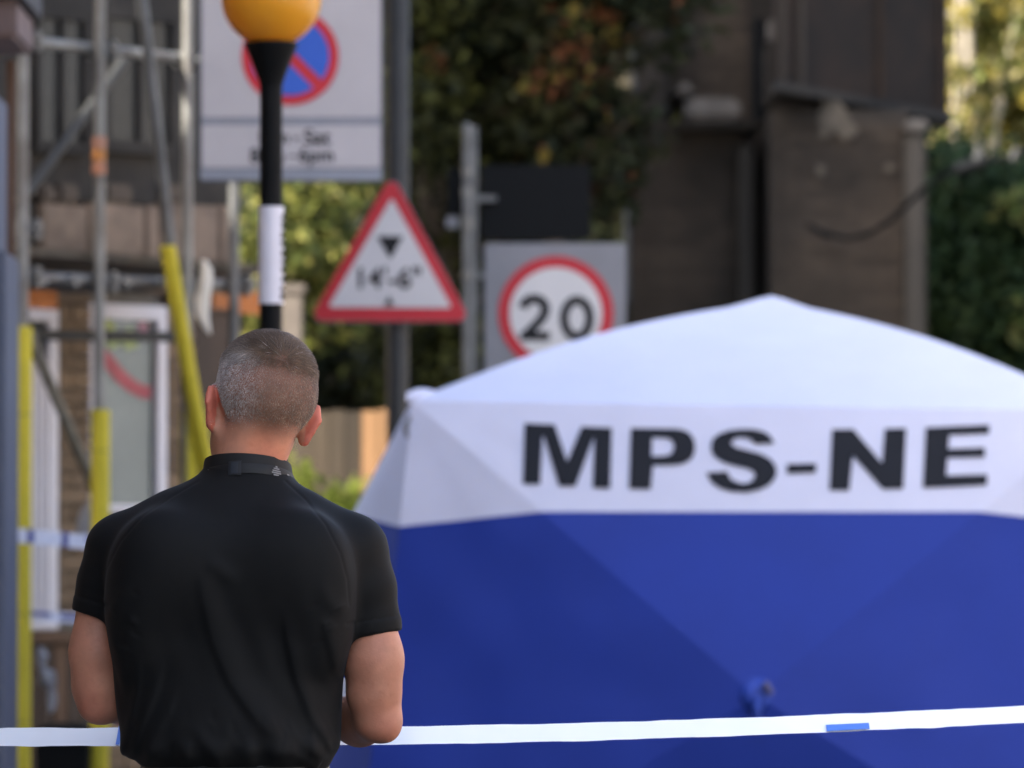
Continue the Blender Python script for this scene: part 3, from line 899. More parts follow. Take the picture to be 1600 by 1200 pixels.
for px, py in ((35, 64), (155, 80), (292, 94), (35, 358), (35, 432), (155, 440), (292, 446), (365, 446)): coupler(px, py, -.026)
# short putlogs through to the wall
for px, py in ((70, 438), (120, 440), (200, 441), (262, 444)):
    a = SP(px, py, .02)
    MB().tube([a, a - SN * .75], .0242, 10).build('transom', M_galvd, sf, smooth=True)
# lift boards, seen from below
zb = SP(155, 424, -.1).z
for i in range(4):
    c = (SA + SB) / 2 + SU * .28 - SN * (.14 + i * .155)
    bx = MB().box((c.x, c.y, zb + .062 + random.uniform(-.003, .003)), (2.1, .148, .038), Matrix.Rotation(math.atan2(SU.y, SU.x), 3, 'Z'))
    bx.build('board', mat('scaffold_board', (.1, .08, .055), .85, .35, 4, .4, 30, streak=True, rnd=.2), sf)
def strip(x0, y0, x1, y1, off, name, m):
    a = SP(x0, y1, off); c = SP(x1, y0, off)
    pts = [Vector((a.x, a.y, a.z)), Vector((c.x, c.y, a.z)), Vector((c.x, c.y, c.z)), Vector((a.x, a.y, c.z))]
    return MB().prism(pts, [p - SN * .012 for p in pts]).build(name, m, sf)
strip(44, 455, 90, 481, -.30, 'orange_strip', M_tag)
strip(366, 456, 412, 489, -.1, 'orange_strip', M_tag)
strip(333, 460, 357, 482, -.35, 'orange_strip', M_tag)
# orange and pink tape wound round the middle standard
p = SP(155, 600)
for i, (py0, py1, c) in enumerate(((214, 232, (.45, .22, .14)), (233, 252, (.5, .2, .05)), (253, 273, (.42, .18, .10)))):
    z1, z0 = SP(155, py0).z, SP(155, py1).z
    MB().lathe((p.x + random.uniform(-.004, .004), p.y, 0), [(.028, z0), (.031, (z0 + z1) / 2), (.027, z1)], 12).build('tape_wrap', mat('tape_%d' % i, c, .6, .3, 30), sf, smooth=True)
def rag(name, label, pts, w, Y_or, m, cat):
    "crumpled hanging plastic: ragged tube"
    ring = []
    n = 14
    for i, (x, y, rr) in enumerate(pts):
        c = P(x, y, Y_or)
        ring.append([c + Vector((math.cos(2 * math.pi * j / n), .7 * math.sin(2 * math.pi * j / n), 0)) * rr * w * random.uniform(.65, 1.2) + Vector((0, 0, random.uniform(-.008, .008))) for j in range(n)])
    o = MB().loft(ring).build(name, m, None, smooth=True)
    return tag(o, label, cat)
M_film = mat('white_plastic', (.78, .73, .62), .5, .12, 8, .2, trans=.1)
rag('plastic_bag', 'off white plastic hanging twisted from the scaffold ledger above the head', [(318, 408, .5), (322, 420, .9), (321, 440, 1.1), (318, 465, 1.2), (317, 490, 1.1), (322, 508, .7), (328, 522, .2)], .026, 25.3, M_film, 'bag')
rag('plastic_sheet', 'crumpled pale plastic sheet by the yellow sleeved standard at shoulder height', [(140, 785, .3), (136, 800, .9), (133, 820, 1.2), (132, 838, 1.0), (134, 850, .3)], .036, 25.6, mat('grey_film', (.42, .42, .44), .4, .2, 9, .2), 'sheet')
rag('plastic_bundle', 'grey white crumpled plastic bundle low down against the dark timber boards', [(62, 1012, .4), (66, 1026, .9), (64, 1040, .5), (74, 1050, 1.2), (76, 1066, 1.3), (80, 1080, .6), (82, 1095, .7), (80, 1112, .4)], .03, 25.9, mat('grey_film2', (.3, .3, .32), .4, .6, 22, .2), 'bundle')
# wheelie bin
wb = thing('wheelie_bin', P(103, 900, 25.2), 'black wheelie bin low between the two yellow sleeved poles', 'bin')
wb.location.z = .1
c = P(103, 1130, 25.2); zt_ = c.z
m_ = MB()
m_.loft([[Vector((c.x + sx * w, c.y + sy * d, z)) for sx, sy in ((-1, -1), (1, -1), (1, 1), (-1, 1))] for w, d, z in ((.085, .17, .16), (.115, .23, zt_ - .08))])
m_.build('body', M_black, wb, bevel=.012)
MB().loft([[Vector((c.x + sx * w, c.y + sy * d, z)) for sx, sy in ((-1, -1), (1, -1), (1, 1), (-1, 1))] for w, d, z in ((.125, .245, zt_ - .078), (.12, .24, zt_ - .03), (.08, .18, zt_))]).build('lid', M_black, wb, bevel=.01)
MB().tube([(c.x - .08, c.y + .26, zt_ - .09), (c.x + .08, c.y + .26, zt_ - .09)], .013, 8).build('handle', M_black, wb)
for sx in (-1, 1):
    MB().tube([(c.x + sx * .07, c.y + .15, .2), (c.x + sx * .11, c.y + .15, .2)], .1, 20).build('wheel', M_black, wb)

# ------------------------------------------------------------------ cordon tapes
M_tape = mat('white_tape', (.95, .935, .90), .4, .01, 6, spec=.5)
M_tapeblue = mat('tape_blue', (.05, .17, .62), .4, .05, 6)
def tape(name, label, pts, width, tilt, m):
    "flat tape twisted so its face looks up; pts = (px, py, Y)"
    n = 260
    t_ = np.linspace(0, len(pts) - 1, n)
    cx = [P(*[float(np.interp(t, range(len(pts)), [q[i] for q in pts])) for i in range(3)]) for t in t_]
    top, bot = [], []
    for i, p in enumerate(cx):
        a = tilt + .012 * math.sin(i * .37) + .022 * noise.noise((i * .3, width, 2))
        v = Vector((0, math.sin(a), math.cos(a))) * (width / 2 * (1 + .02 * noise.noise((i * .4, 5, width))))
        p = p + Vector((0, 0, .0007 * noise.noise((i * .25, 1, 1))))
        top.append(p + v); bot.append(p - v)
    mb = MB().add(top + bot, [(i, i + 1, n + i + 1, n + i) for i in range(n - 1)])
    o = mb.build(name, m, None, smooth=True)
    return o, top, bot
tp_, top, bot = tape('cordon_tape', None, [(-880, 1146, 10.7), (-120, 1151.5, 10.42), (100, 1151.5, 10.38), (300, 1151, 10.34), (640, 1149, 10.34), (900, 1144, 10.45), (1200, 1134, 10.6), (1450, 1123.5, 10.8), (1720, 1110, 11.0), (2600, 1068, 11.9), (4300, 1010, 13.6)], .088, R(70), M_tape)
tag(tp_, 'bright white cordon tape stretched behind his waist across the whole picture', 'tape')
tgt = P(1324, 1131, 10.7)
i0 = min(range(len(top)), key=lambda i: abs(top[i].x - P(1290, 1130, 10.67).x)); i1 = min(range(len(top)), key=lambda i: abs(top[i].x - P(1357, 1128, 10.72).x))
def lerp_edge(x):
    for a, c in zip(range(len(top) - 1), range(1, len(top))):
        if top[a].x <= x <= top[c].x:
            f = (x - top[a].x) / (top[c].x - top[a].x)
            return top[a].lerp(top[c], f), bot[a].lerp(bot[c], f)
tx0, tx1 = P(1290, 1130, 10.67).x, P(1357, 1128, 10.72).x
q = []
for x in (tx0, tx1):
    t1, b1 = lerp_edge(x)
    nrm = Vector((0, -math.cos(R(70)), math.sin(R(70)))) * .003
    q.append((t1.lerp(b1, .66) + nrm, b1 + nrm + (b1 - t1) * .02))
MB().add([q[0][0], q[1][0], q[1][1], q[0][1]], [(0, 1, 2, 3)]).build('blue_print', M_tapeblue, tp_)
x1_ = P(189, 1150, 10.36).x; x0_ = P(183, 1150, 10.36).x
q = []
for x in (x0_, x1_):
    t1, b1 = lerp_edge(x); q += [t1 + nrm, b1 + nrm]
MB().add([q[0], q[2], q[3], q[1]], [(0, 1, 2, 3)]).build('blue_print', M_tapeblue, tp_)
def far_tape(label, pts, w, stripes):
    o, top, bot = tape('cordon_tape', None, pts, w, R(12), mat('far_white_tape', (.6, .6, .66), .45, .1, 8))
    tag(o, label, 'tape')
    n = len(top)
    for a, c, f0, f1 in stripes:
        i, j = int(a * (n - 1)), int(c * (n - 1))
        nr = Vector((0, -.004, 0))
        vs_ = [top[k].lerp(bot[k], f0) + nr for k in range(i, j + 1)] + [top[k].lerp(bot[k], f1) + nr for k in range(i, j + 1)]
        m = j - i + 1
        MB().add(vs_, [(k, k + 1, m + k + 1, m + k) for k in range(m - 1)]).build('blue_print', mat('tape_navy', (.06, .06, .22), .5), o)
far_tape('upper blue and white cordon tape crossing the yellow poles at the left edge', [(-60, 830, 23.6), (45, 838, 23.7), (150, 848, 23.8), (260, 856, 23.9)], .06,
         [(.33, .36, 0, 1), (.5, .53, 0, 1), (.04, .16, .1, .4), (.62, .74, .15, .5), (.8, .84, 0, 1)])
far_tape('lower thin cordon tape just below, in front of the white window', [(20, 958, 24.9), (70, 963, 24.9), (120, 966, 25.0), (220, 968, 25.1)], .045, [(.1, .4, .1, .5), (.5, .9, .2, .6)])
# ------------------------------------------------------------------ police tent
TY = 22.0
M_canvas = mat('white_canvas', (.78, .81, .97), .75, .03, 3, .12, 25, trans=.28)
M_navy = mat('blue_canvas', (.006, .031, .275), .7, .06, 2.5, .12, 25)
M_letter = mat('letter_black', (.010, .012, .018), .65, .1, 10, spec=.2)
TL, TR = P(643, 626, TY), P(1724, 642, TY)
zc = (TL.z + TR.z) / 2
W_ = (TR.x - TL.x)
DEP = 2.7
fl_, fr_ = TL.copy(), TR.copy()
bl_, br_ = Vector((TL.x + .02, TY + DEP, TL.z)), Vector((TR.x - .02, TY + DEP, TR.z))
def foot(p, sx, sy): return Vector((p.x + sx * .26, p.y + sy * .14, .02))
ffl, ffr, fbl, fbr = foot(fl_, -1, -1), foot(fr_, 1, -1), foot(bl_, -1, 1), foot(br_, 1, 1)
hubF = P(1182, 1088, TY - .34)
hubL = Vector((TL.x - .62, TY + DEP / 2, hubF.z)); hubR = Vector((TR.x + .62, TY + DEP / 2, hubF.z)); hubB = Vector((hubF.x, TY + DEP + .4, hubF.z))
peak = P(1206, 470, TY + DEP / 2)
tent = thing('police_tent', ((TL.x + TR.x) / 2, TY + DEP / 2, 0), 'white and blue pop up police tent lettered in black above its blue wall', 'tent')
def facet(a, b_, h, N=48, bow=0.0, sagv=0.0, wob=0.0):
    "cloth triangle between a pole edge a-h, b-h and the free edge a-b"
    nrm = (b_ - a).cross(h - a).normalized()
    c = (a + b_ + h) / 3
    edir = Vector(((tent.location.x - (a.x + b_.x) / 2), (tent.location.y - (a.y + b_.y) / 2), 0)).normalized()
    idx = {}; vs_ = []; fs = []
    for i in range(N + 1):
        for j in range(N + 1 - i):
            u_, v_ = i / N, j / N                # u to b, v to hub
            w = 1 - u_ - v_
            p = a * w + b_ * u_ + h * v_
            ed = 4 * u_ * w                      # free edge bows inwards
            p = p + edir * (bow * ed * (1 - v_))
            p = p + nrm * (wob * noise.noise(p * 3.1) * min(1, 8 * u_ * w * 3))
            ang = u_ / (u_ + w + 1e-6)
            near = v_ ** 3 * (1 - v_) ** .5
            p = p + nrm * (.016 * near * noise.noise((ang * 9, a.x + b_.z * 3, v_ * 2)) * min(1, 8 * u_ * w * 4))
            for q_, ot in ((w, v_ / (v_ + u_ + 1e-6)), (u_, v_ / (v_ + w + 1e-6))):
                p = p + nrm * (.014 * q_ ** 4 * min(1, 9 * (1 - q_)) * noise.noise((ot * 7, a.y + h.x, q_ * 2)) * min(1, v_ * 9) * min(1, 9 * u_ * w * 4))
            idx[i, j] = len(vs_); vs_.append(p)
    for i in range(N):
        for j in range(N - i):
            fs.append((idx[i, j], idx[i + 1, j], idx[i, j + 1]))
            if i + j < N - 1:
                fs.append((idx[i + 1, j], idx[i + 1, j + 1], idx[i, j + 1]))
    return vs_, fs
def split(vs_, fs, co, no):
    out = []
    for keep in (1, -1):
        me = bpy.data.meshes.new('t'); me.from_pydata([tuple(v) for v in vs_], [], fs)
        bm = bmesh.new(); bm.from_mesh(me)
        bmesh.ops.bisect_plane(bm, geom=bm.verts[:] + bm.edges[:] + bm.faces[:], dist=1e-5, plane_co=co, plane_no=no, clear_inner=keep > 0, clear_outer=keep < 0)
        bm.verts.index_update()
        out.append(([v.co.copy() for v in bm.verts], [tuple(v.index for v in f.verts) for f in bm.faces]))
        bm.free(); bpy.data.meshes.remove(me)
    return out                                    # above, below
def wall(tl, tr, bl2, br2, hub, front=False):
    up_, lo_ = MB(), MB()
    zd = P(1180, 801, TY - .2).z
    def at_z(a, b_, z): return a + (b_ - a) * ((z - a.z) / (b_.z - a.z))
    for a, b_, bow, wob in ((tl, tr, .0, .0), (tr, br2, .03, .02), (bl2, br2, .0, .02), (tl, bl2, .03, .02)):
        vs_, fs = facet(a, b_, hub, bow=bow, wob=wob)
        nrm = (b_ - a).cross(hub - a).normalized()
        if {id(a), id(b_)} == {id(tl), id(tr)}:
            l1, l2 = at_z(tl, hub, zd + .004), at_z(tr, hub, zd + .004)
        elif {id(a), id(b_)} == {id(bl2), id(br2)}:
            lo_.add(vs_, fs); continue
        else:
            t = tl if id(tl) in (id(a), id(b_)) else tr
            d = bl2 if t is tl else br2
            l1, l2 = at_z(t, hub, zd + .004), at_z(t, d, zd - .050)
        pn = (l2 - l1).cross(nrm).normalized()
        if pn.z < 0: pn = -pn
        (uv, uf), (lv, lf) = split(vs_, fs, l1, pn)
        up_.add(uv, uf); lo_.add(lv, lf)
    return up_, lo_
wl = [(fl_, fr_, ffl, ffr, hubF, True), (bl_, fl_, fbl, ffl, hubL, False), (fr_, br_, ffr, fbr, hubR, False), (br_, bl_, fbr, fbl, hubB, False)]
for args in wl:
    up_, lo_ = wall(*args)
    wp = lo_.build('wall_panel', M_navy, tent, smooth=True)
    up_.build('white_band', M_canvas, wp, smooth=True)
# roof: four panels over bowed poles
def sst_(t):
    q = max(0, min(1, (t - .86) / .14)); return q * q * (3 - 2 * q)
def ridge(c, t):
    p = c.lerp(peak, t)
    p.z += .058 * math.sin(math.pi * t)
    p.z += .020 * sst_(t)
    return p
for c0, c1 in ((fl_, fr_), (bl_, fl_), (fr_, br_), (br_, bl_)):
    N = 24
    rings = []
    for j in range(N):
        t = j / N
        a, b_ = ridge(c0, t), ridge(c1, t)
        row = []
        for i in range(N + 1):
            u_ = i / N
            p = a.lerp(b_, u_)
            p.z -= .10 * 4 * u_ * (1 - u_) * t * (1 - t) * 1.6
            p.z += .012 * noise.noise((p.x * 3.2, p.y * 3.2, 4)) * min(1, 10 * u_ * (1 - u_)) * min(1, 6 * t) * (1 - t)
            row.append(p)
        rings.append(row)
    mb = MB().loft(rings, closed=False, cap=False)
    n0 = len(mb.v); mb.v.append(tuple(ridge(c0, 1.0)))
    mb.f += [(n0 - N - 1 + i, n0 - N + i, n0) for i in range(N)]
    mb.build('roof_panel', M_canvas, tent, smooth=True)
# pole pockets, webbing and hub gear
for c in (fl_, fr_, bl_, br_):
    inn = (peak - c); inn.z = 0; inn.normalize()
    bm_ = MB()
    rings = []
    for i in range(7):
        t = i / 6; r_ = .032 * math.sin(math.pi * (.12 + .82 * t)) ** .7
        q = c + inn * (.24 * t - .025) + Vector((0, 0, .012 + .006 * math.sin(t * 6)))
        rings.append([q + Vector((0, math.cos(k * .7854) * r_ * .8, math.sin(k * .7854) * r_)) for k in range(8)])
    pk_ = bm_.loft(rings).build('pole_pocket', M_canvas, tent, smooth=True)
w1 = P(641, 650, TY - .02); w2 = P(637, 684, TY - .025)
MB().tube([w1, (w1 + w2) / 2 + Vector((-.012, -.012, 0)), w2], [.006, .012, .005], 8).build('strap', M_trim, tent, smooth=True)
for hub, out in ((hubF, Vector((0, -1, 0))), (hubL, Vector((-1, 0, 0))), (hubR, Vector((1, 0, 0))), (hubB, Vector((0, 1, 0)))):
    side = out.cross(Vector((0, 0, 1)))
    hb_ = MB()
    rings = [[hub + out * d + side * (math.cos(k * .3927) * r_) + Vector((0, 0, math.sin(k * .3927) * r_)) for k in range(16)] for d, r_ in ((-.02, .07), (.004, .055), (.012, .025))]
    ho = hb_.loft(rings).build('hub', mat('hub_patch', (.016, .05, .33), .55, .35, 14, .4, 30), tent, smooth=True)
    MB().tube([hub + out * .018 + Vector((0, 0, -.01)), hub + out * .05 + Vector((0, 0, -.05)), hub + out * .03 + Vector((0, 0, -.12))], [.012, .016, .010], 8).build('pull_strap', mat('strap_blue', (.016, .05, .3), .6), ho, smooth=True)
    MB().tube([hub + out * .022 + side * -.03 + Vector((0, 0, .05)), hub + out * .03 + side * -.055 + Vector((0, 0, .01))], [.016, .012], 8).build('grey_toggle', mat('toggle_grey', (.09, .09, .2), .5), ho, smooth=True)
# lettering on the upper front facet
fn = (fr_ - fl_).cross(hubF - fl_).normalized()
if fn.y > 0: fn = -fn
def zl(pts, ox, s=4.0): return [(ox + x / s, 640 + y / s) for x, y in pts]
LETTERS = [
    (zl([(85, 92), (262, 100), (345, 338), (440, 112), (618, 120), (608, 485), (512, 482), (522, 172), (505, 172), (392, 472), (300, 470), (205, 162), (185, 162), (170, 460), (75, 458)], 800), []),
    (zl([(750, 122), (1010, 125), (1060, 130), (1100, 147), (1128, 180), (1140, 232), (1130, 280), (1105, 312), (1065, 332), (1010, 340), (875, 342), (862, 490), (738, 488)], 800),
     [zl([(872, 170), (950, 171), (990, 178), (1012, 200), (1018, 232), (1010, 262), (990, 284), (950, 294), (868, 295)], 800)]),
    (zl([(1250, 235), (1258, 190), (1300, 155), (1360, 135), (1430, 128), (1500, 128), (1560, 140), (1602, 162), (1630, 205), (1520, 210), (1498, 182), (1445, 165), (1395, 172), (1365, 198), (1368, 222), (1400, 242), (1480, 262), (1560, 285), (1612, 315), (1640, 350), (1648, 390), (1635, 430), (1600, 468), (1540, 496), (1460, 511), (1370, 505), (1300, 483), (1252, 448), (1225, 400), (1340, 392), (1365, 438), (1410, 461), (1460, 468), (1505, 450), (1528, 415), (1515, 380), (1470, 360), (1400, 345), (1330, 325), (1280, 295), (1255, 265)], 800), []),
    (zl([(203, 343), (378, 340), (375, 390), (203, 395)], 1180), []),
    (zl([(485, 127), (612, 125), (795, 340), (815, 122), (940, 120), (922, 490), (800, 492), (608, 280), (585, 500), (468, 500)], 1180), []),
    (zl([(1070, 115), (1460, 98), (1458, 145), (1210, 155), (1203, 248), (1432, 240), (1430, 292), (1198, 298), (1190, 415), (1447, 408), (1445, 468), (1052, 485)], 1180), [])]
for outl, hl in LETTERS:
    def grow(pts, d):
        A2 = sum(p[0] * q[1] - q[0] * p[1] for p, q in zip(pts, pts[1:] + pts[:1]))
        sg = 1 if A2 > 0 else -1
        out_ = []
        for i_ in range(len(pts)):
            p0_, p1_, p2_ = Vector(pts[i_ - 1]), Vector(pts[i_]), Vector(pts[(i_ + 1) % len(pts)])
            d1, d2 = (p1_ - p0_).normalized(), (p2_ - p1_).normalized()
            n1, n2 = Vector((d1.y, -d1.x)), Vector((d2.y, -d2.x))
            m__ = (n1 + n2); m__ = m__.normalized() if m__.length > 1e-6 else n1
            out_.append(tuple(p1_ + m__ * (sg * d / max(.45, m__.dot(n1)))))
        return out_
    gd_ = 1.7 if outl[0][0] < 1130 else 1.0
    outl = grow(outl, gd_); hl = [grow(h_, -gd_ * .7) for h_ in hl]
    f3 = lambda pts: [on_plane(x, y, fl_ + fn * .006, fn) for x, y in pts]
    MB().poly(f3(outl), [f3(h) for h in hl]).build('letter', M_letter, tent)
# ------------------------------------------------------------------ the man, seen from behind
PY_ = 10.0
S = K * PY_
def X(px): return P(px, 600, PY_).x
def Z(py): return P(800, py, PY_).z
def V(px, py, Y=PY_): return np.array([X(px), Y, Z(py)])
class SDF:
    def __init__(s, lo, hi, res):
        s.lo = np.array(lo, float); s.res = res
        s.n = np.ceil((np.array(hi) - s.lo) / res).astype(int)
        s.F = np.full(tuple(s.n), .12, np.float32)
        s.ax = [(s.lo[i] + np.arange(s.n[i]) * res).astype(np.float32) for i in range(3)]
    def region(s, lo, hi):
        sl = []
        for i in range(3):
            a = int(max(0, math.floor((lo[i] - s.lo[i]) / s.res))); b = int(min(s.n[i], math.ceil((hi[i] - s.lo[i]) / s.res)))
            sl.append(slice(a, max(a, b)))
        return tuple(sl), s.ax[0][sl[0]][:, None, None], s.ax[1][sl[1]][None, :, None], s.ax[2][sl[2]][None, None, :]
    def put(s, fn, lo, hi, k=.01, pad=.06, sub=False):
        sl, x, y, z = s.region(np.array(lo) - pad, np.array(hi) + pad)
        if s.F[sl].size == 0: return
        d = fn(x, y, z); a = s.F[sl]
        if sub:
            d = -d; h = np.clip(.5 - .5 * (d - a) / k, 0, 1); s.F[sl] = a * h + d * (1 - h) + k * h * (1 - h)
        else:
            h = np.clip(.5 + .5 * (d - a) / k, 0, 1); s.F[sl] = d * (1 - h) + a * h - k * h * (1 - h)
    def cone(s, a, b, ra, rb, k=.01, **kw):
        a = np.array(a, float); b = np.array(b, float); ba = b - a; L = ba @ ba + 1e-12
        def fn(x, y, z):
            t = np.clip(((x - a[0]) * ba[0] + (y - a[1]) * ba[1] + (z - a[2]) * ba[2]) / L, 0, 1)
            return np.sqrt((x - a[0] - t * ba[0]) ** 2 + (y - a[1] - t * ba[1]) ** 2 + (z - a[2] - t * ba[2]) ** 2) - (ra + (rb - ra) * t)
        r = max(ra, rb); s.put(fn, np.minimum(a, b) - r, np.maximum(a, b) + r, k, **kw)
    def chain(s, pts, rs, k=.01, **kw):
        for i in range(len(pts) - 1): s.cone(pts[i], pts[i + 1], rs[i], rs[i + 1], k, **kw)
    def ell(s, c, r, M=None, k=.01, **kw):
        c = np.array(c, float); r = np.array(r, float)
        M = np.eye(3) if M is None else np.array(M)
        def fn(x, y, z):
            dx, dy, dz = x - c[0], y - c[1], z - c[2]
            q = [(M[0, i] * dx + M[1, i] * dy + M[2, i] * dz) for i in range(3)]
            k0 = np.sqrt((q[0] / r[0]) ** 2 + (q[1] / r[1]) ** 2 + (q[2] / r[2]) ** 2)
            k1 = np.sqrt((q[0] / r[0] ** 2) ** 2 + (q[1] / r[1] ** 2) ** 2 + (q[2] / r[2] ** 2) ** 2) + 1e-9
            return k0 * (k0 - 1) / k1
        m = r.max(); s.put(fn, c - m, c + m, k, **kw)
    def stack(s, rows, n=2.3, k=.01, off=0.0):
        "rows: (z, centre x, half width, centre y, half depth), bottom to top"
        rows = np.array(sorted(rows)); zz = rows[:, 0]
        dz = np.linspace(zz[0], zz[-1], 200)
        def sm(v):
            a = np.interp(dz, zz, v); ker = np.hanning(13); ker /= ker.sum()
            p = np.pad(a, 6, mode='reflect', reflect_type='odd'); return np.convolve(p, ker, 'valid')
        col = [sm(rows[:, i]) for i in range(1, 5)]
        def fn(x, y, z):
            zf = z.ravel()
            cx, a, cy, b = [np.interp(zf, dz, c)[None, None, :].astype(np.float32) for c in col]
            a = a + off; b = b + off
            r = (np.abs((x - cx) / a) ** n + np.abs((y - cy) / b) ** n) ** (1 / n)
            d = (r - 1) * np.minimum(a, b)
            e = np.maximum(zz[0] - z, z - zz[-1])
            return np.maximum(d, e)
        lo = [(rows[:, 1] - rows[:, 2]).min(), (rows[:, 3] - rows[:, 4]).min(), zz[0]]
        hi = [(rows[:, 1] + rows[:, 2]).max(), (rows[:, 3] + rows[:, 4]).max(), zz[-1]]
        s.put(fn, np.array(lo) - .02, np.array(hi) + .02, k)
    def verts(s):
        g_ = openvdb.FloatGrid(.12); g_.copyFromArray(s.F)
        p, q = g_.convertToQuads(0.0)
        return p * s.res + s.lo, q
def relax(p, q, it=2, f=.5):
    e = np.concatenate([q[:, [0, 1]], q[:, [1, 2]], q[:, [2, 3]], q[:, [3, 0]]])
    for _ in range(it):
        acc = np.zeros_like(p); cnt = np.zeros(len(p))
        for i in range(3):
            acc[:, i] = np.bincount(e[:, 0], p[e[:, 1], i], len(p)) + np.bincount(e[:, 1], p[e[:, 0], i], len(p))
        cnt = np.bincount(e[:, 0], minlength=len(p)) + np.bincount(e[:, 1], minlength=len(p))
        p = p + (acc / np.maximum(cnt, 1)[:, None] - p) * f
    return p
def vnormals(p, q):
    n = np.cross(p[q[:, 2]] - p[q[:, 0]], p[q[:, 3]] - p[q[:, 1]])
    out = np.zeros_like(p)
    for c in range(4):
        for i in range(3): out[:, i] += np.bincount(q[:, c], n[:, i], len(p))
    return out / (np.linalg.norm(out, axis=1)[:, None] + 1e-12)
def mesh_pq(name, p, q, m, parent):
    og = np.array(origin(parent))
    me = bpy.data.meshes.new(name)
    me.vertices.add(len(p)); me.vertices.foreach_set('co', (p - og).astype(np.float32).ravel())
    me.loops.add(q.size); me.loops.foreach_set('vertex_index', q.astype(np.int32).ravel())
    me.polygons.add(len(q)); me.polygons.foreach_set('loop_start', (np.arange(len(q)) * 4).astype(np.int32))
    me.update(calc_edges=True)
    me.polygons.foreach_set('use_smooth', [True] * len(q))
    return link_mesh(name, me, m, parent)
def orient(p, q):
    n = vnormals(p, q)
    c = p.mean(0)
    if ((p - c) * n).sum() < 0: q = q[:, ::-1]
    return q

man = thing('person', (X(368), PY_, 0), 'man seen from behind in a black short sleeved polo, grey cropped hair, forearms held forward', 'person')

# torso outline read from the photograph: py, left px, right px, centre depth, half depth
ROWS = [(1215, 236, 506, .005, .100), (1196, 226, 516, .0, .108), (1182, 208, 524, -.002, .118), (1166, 197, 532, -.004, .124), (1145, 190, 535, -.004, .125), (1110, 184, 535, -.002, .124), (1060, 179, 537, .0, .124),
        (1000, 175, 546, .0, .130), (950, 170, 556, -.002, .137), (900, 165, 566, -.004, .140), (860, 164, 570, -.004, .137), (830, 178, 556, -.001, .128),
        (800, 205, 526, .006, .112), (778, 240, 488, .013, .097), (760, 272, 470, .018, .085), (745, 305, 456, .022, .076), (730, 318, 450, .026, .071), (715, 322, 447, .03, .069)]
STK = [(Z(a), (X(l) + X(r_)) / 2, (X(r_) - X(l)) / 2, PY_ + c, d) for a, l, r_, c, d in ROWS]

# --- head frame
HC = V(407, 640, PY_ + .035)
Hm = Matrix.Rotation(R(10), 3, 'Y') @ Matrix.Rotation(R(15), 3, 'Z') @ Matrix.Rotation(R(-4), 3, 'X')
HM = np.array(Hm)
def hp(x, y, z): return HC + HM @ np.array([x, y, z])
def hm(*rots):
    m_ = Hm.copy()
    for a, ax in rots: m_ = m_ @ Matrix.Rotation(R(a), 3, ax)
    return np.array(m_)
def build_arms(sd, k=.014):
    rs = [V(560, 868, 10.0), V(578, 960, 10.0), V(583, 1030, 10.0), V(585, 1085, 10.004), V(590, 1124, 10.012)]
    sd.chain(rs, [.044, .0405, .0485, .0445, .0385], k)
    sd.ell(V(594, 1035, 9.985), (.036, .034, .07), k=.02)                    # triceps
    sd.ell(V(607, 1130, 10.0), (.020, .024, .030), k=.018)                   # elbow
    fr = [rs[-1], V(560, 1128, 10.10), V(478, 1118, 10.235)]
    sd.chain(fr, [.037, .043, .027], k)
    ls = [V(180, 868, 10.01), V(160, 950, 10.015), V(154, 1020, 10.02), V(153, 1072, 10.022), V(158, 1097, 10.03)]
    sd.chain(ls, [.044, .041, .0475, .0430, .037], k)
    sd.ell(V(146, 1018, 10.005), (.034, .034, .07), k=.02)
    sd.ell(V(143, 1096, 10.015), (.020, .022, .030), k=.018)
    fl = [ls[-1], V(190, 1096, 10.12), V(272, 1108, 10.245)]
    sd.chain(fl, [.036, .042, .027], k)
    return fr, fl
RES = .004
bd = SDF((X(85), 9.82, -.01), (X(655), 10.46, Z(500)), RES)
# cranium, face, jaw
bd.ell(hp(0, -.008, .044), (.0835, .102, .088), HM, k=.02)
bd.ell(hp(0, -.035, .020), (.076, .070, .062), HM, k=.03)
bd.ell(hp(0, .045, -.012), (.066, .058, .088), HM, k=.03)
bd.ell(hp(0, .052, -.062), (.056, .055, .052), HM, k=.025)
bd.ell(hp(0, .088, -.086), (.024, .020, .020), HM, k=.02)                     # chin
bd.cone(hp(-.066, .0, -.045), hp(-.03, .075, -.088), .016, .018, k=.025)      # jaw line
bd.cone(hp(.050, .012, -.045), hp(.026, .075, -.088), .014, .018, k=.025)
bd.cone(hp(-.036, .088, .030), hp(.036, .088, .030), .014, .014, k=.02)       # brow
bd.cone(hp(0, .094, .022), hp(0, .116, -.018), .008, .013, k=.012)            # nose
bd.ell(hp(-.013, .104, -.022), (.009, .010, .008), HM, k=.008); bd.ell(hp(.013, .104, -.022), (.009, .010, .008), HM, k=.008)
for sx in (-1, 1):
    bd.ell(hp(sx * .033, .104, .012), (.016, .012, .010), HM, k=.012, sub=True)
    bd.ell(hp(sx * .033, .088, .012), (.0125, .0125, .0125), HM, k=.003)      # eyeballs
    bd.ell(hp(sx * .05, .072, -.015), (.022, .02, .022), HM, k=.025)          # cheek
bd.ell(hp(0, .103, -.046), (.024, .010, .006), HM, k=.006); bd.ell(hp(0, .102, -.057), (.021, .010, .007), HM, k=.006)
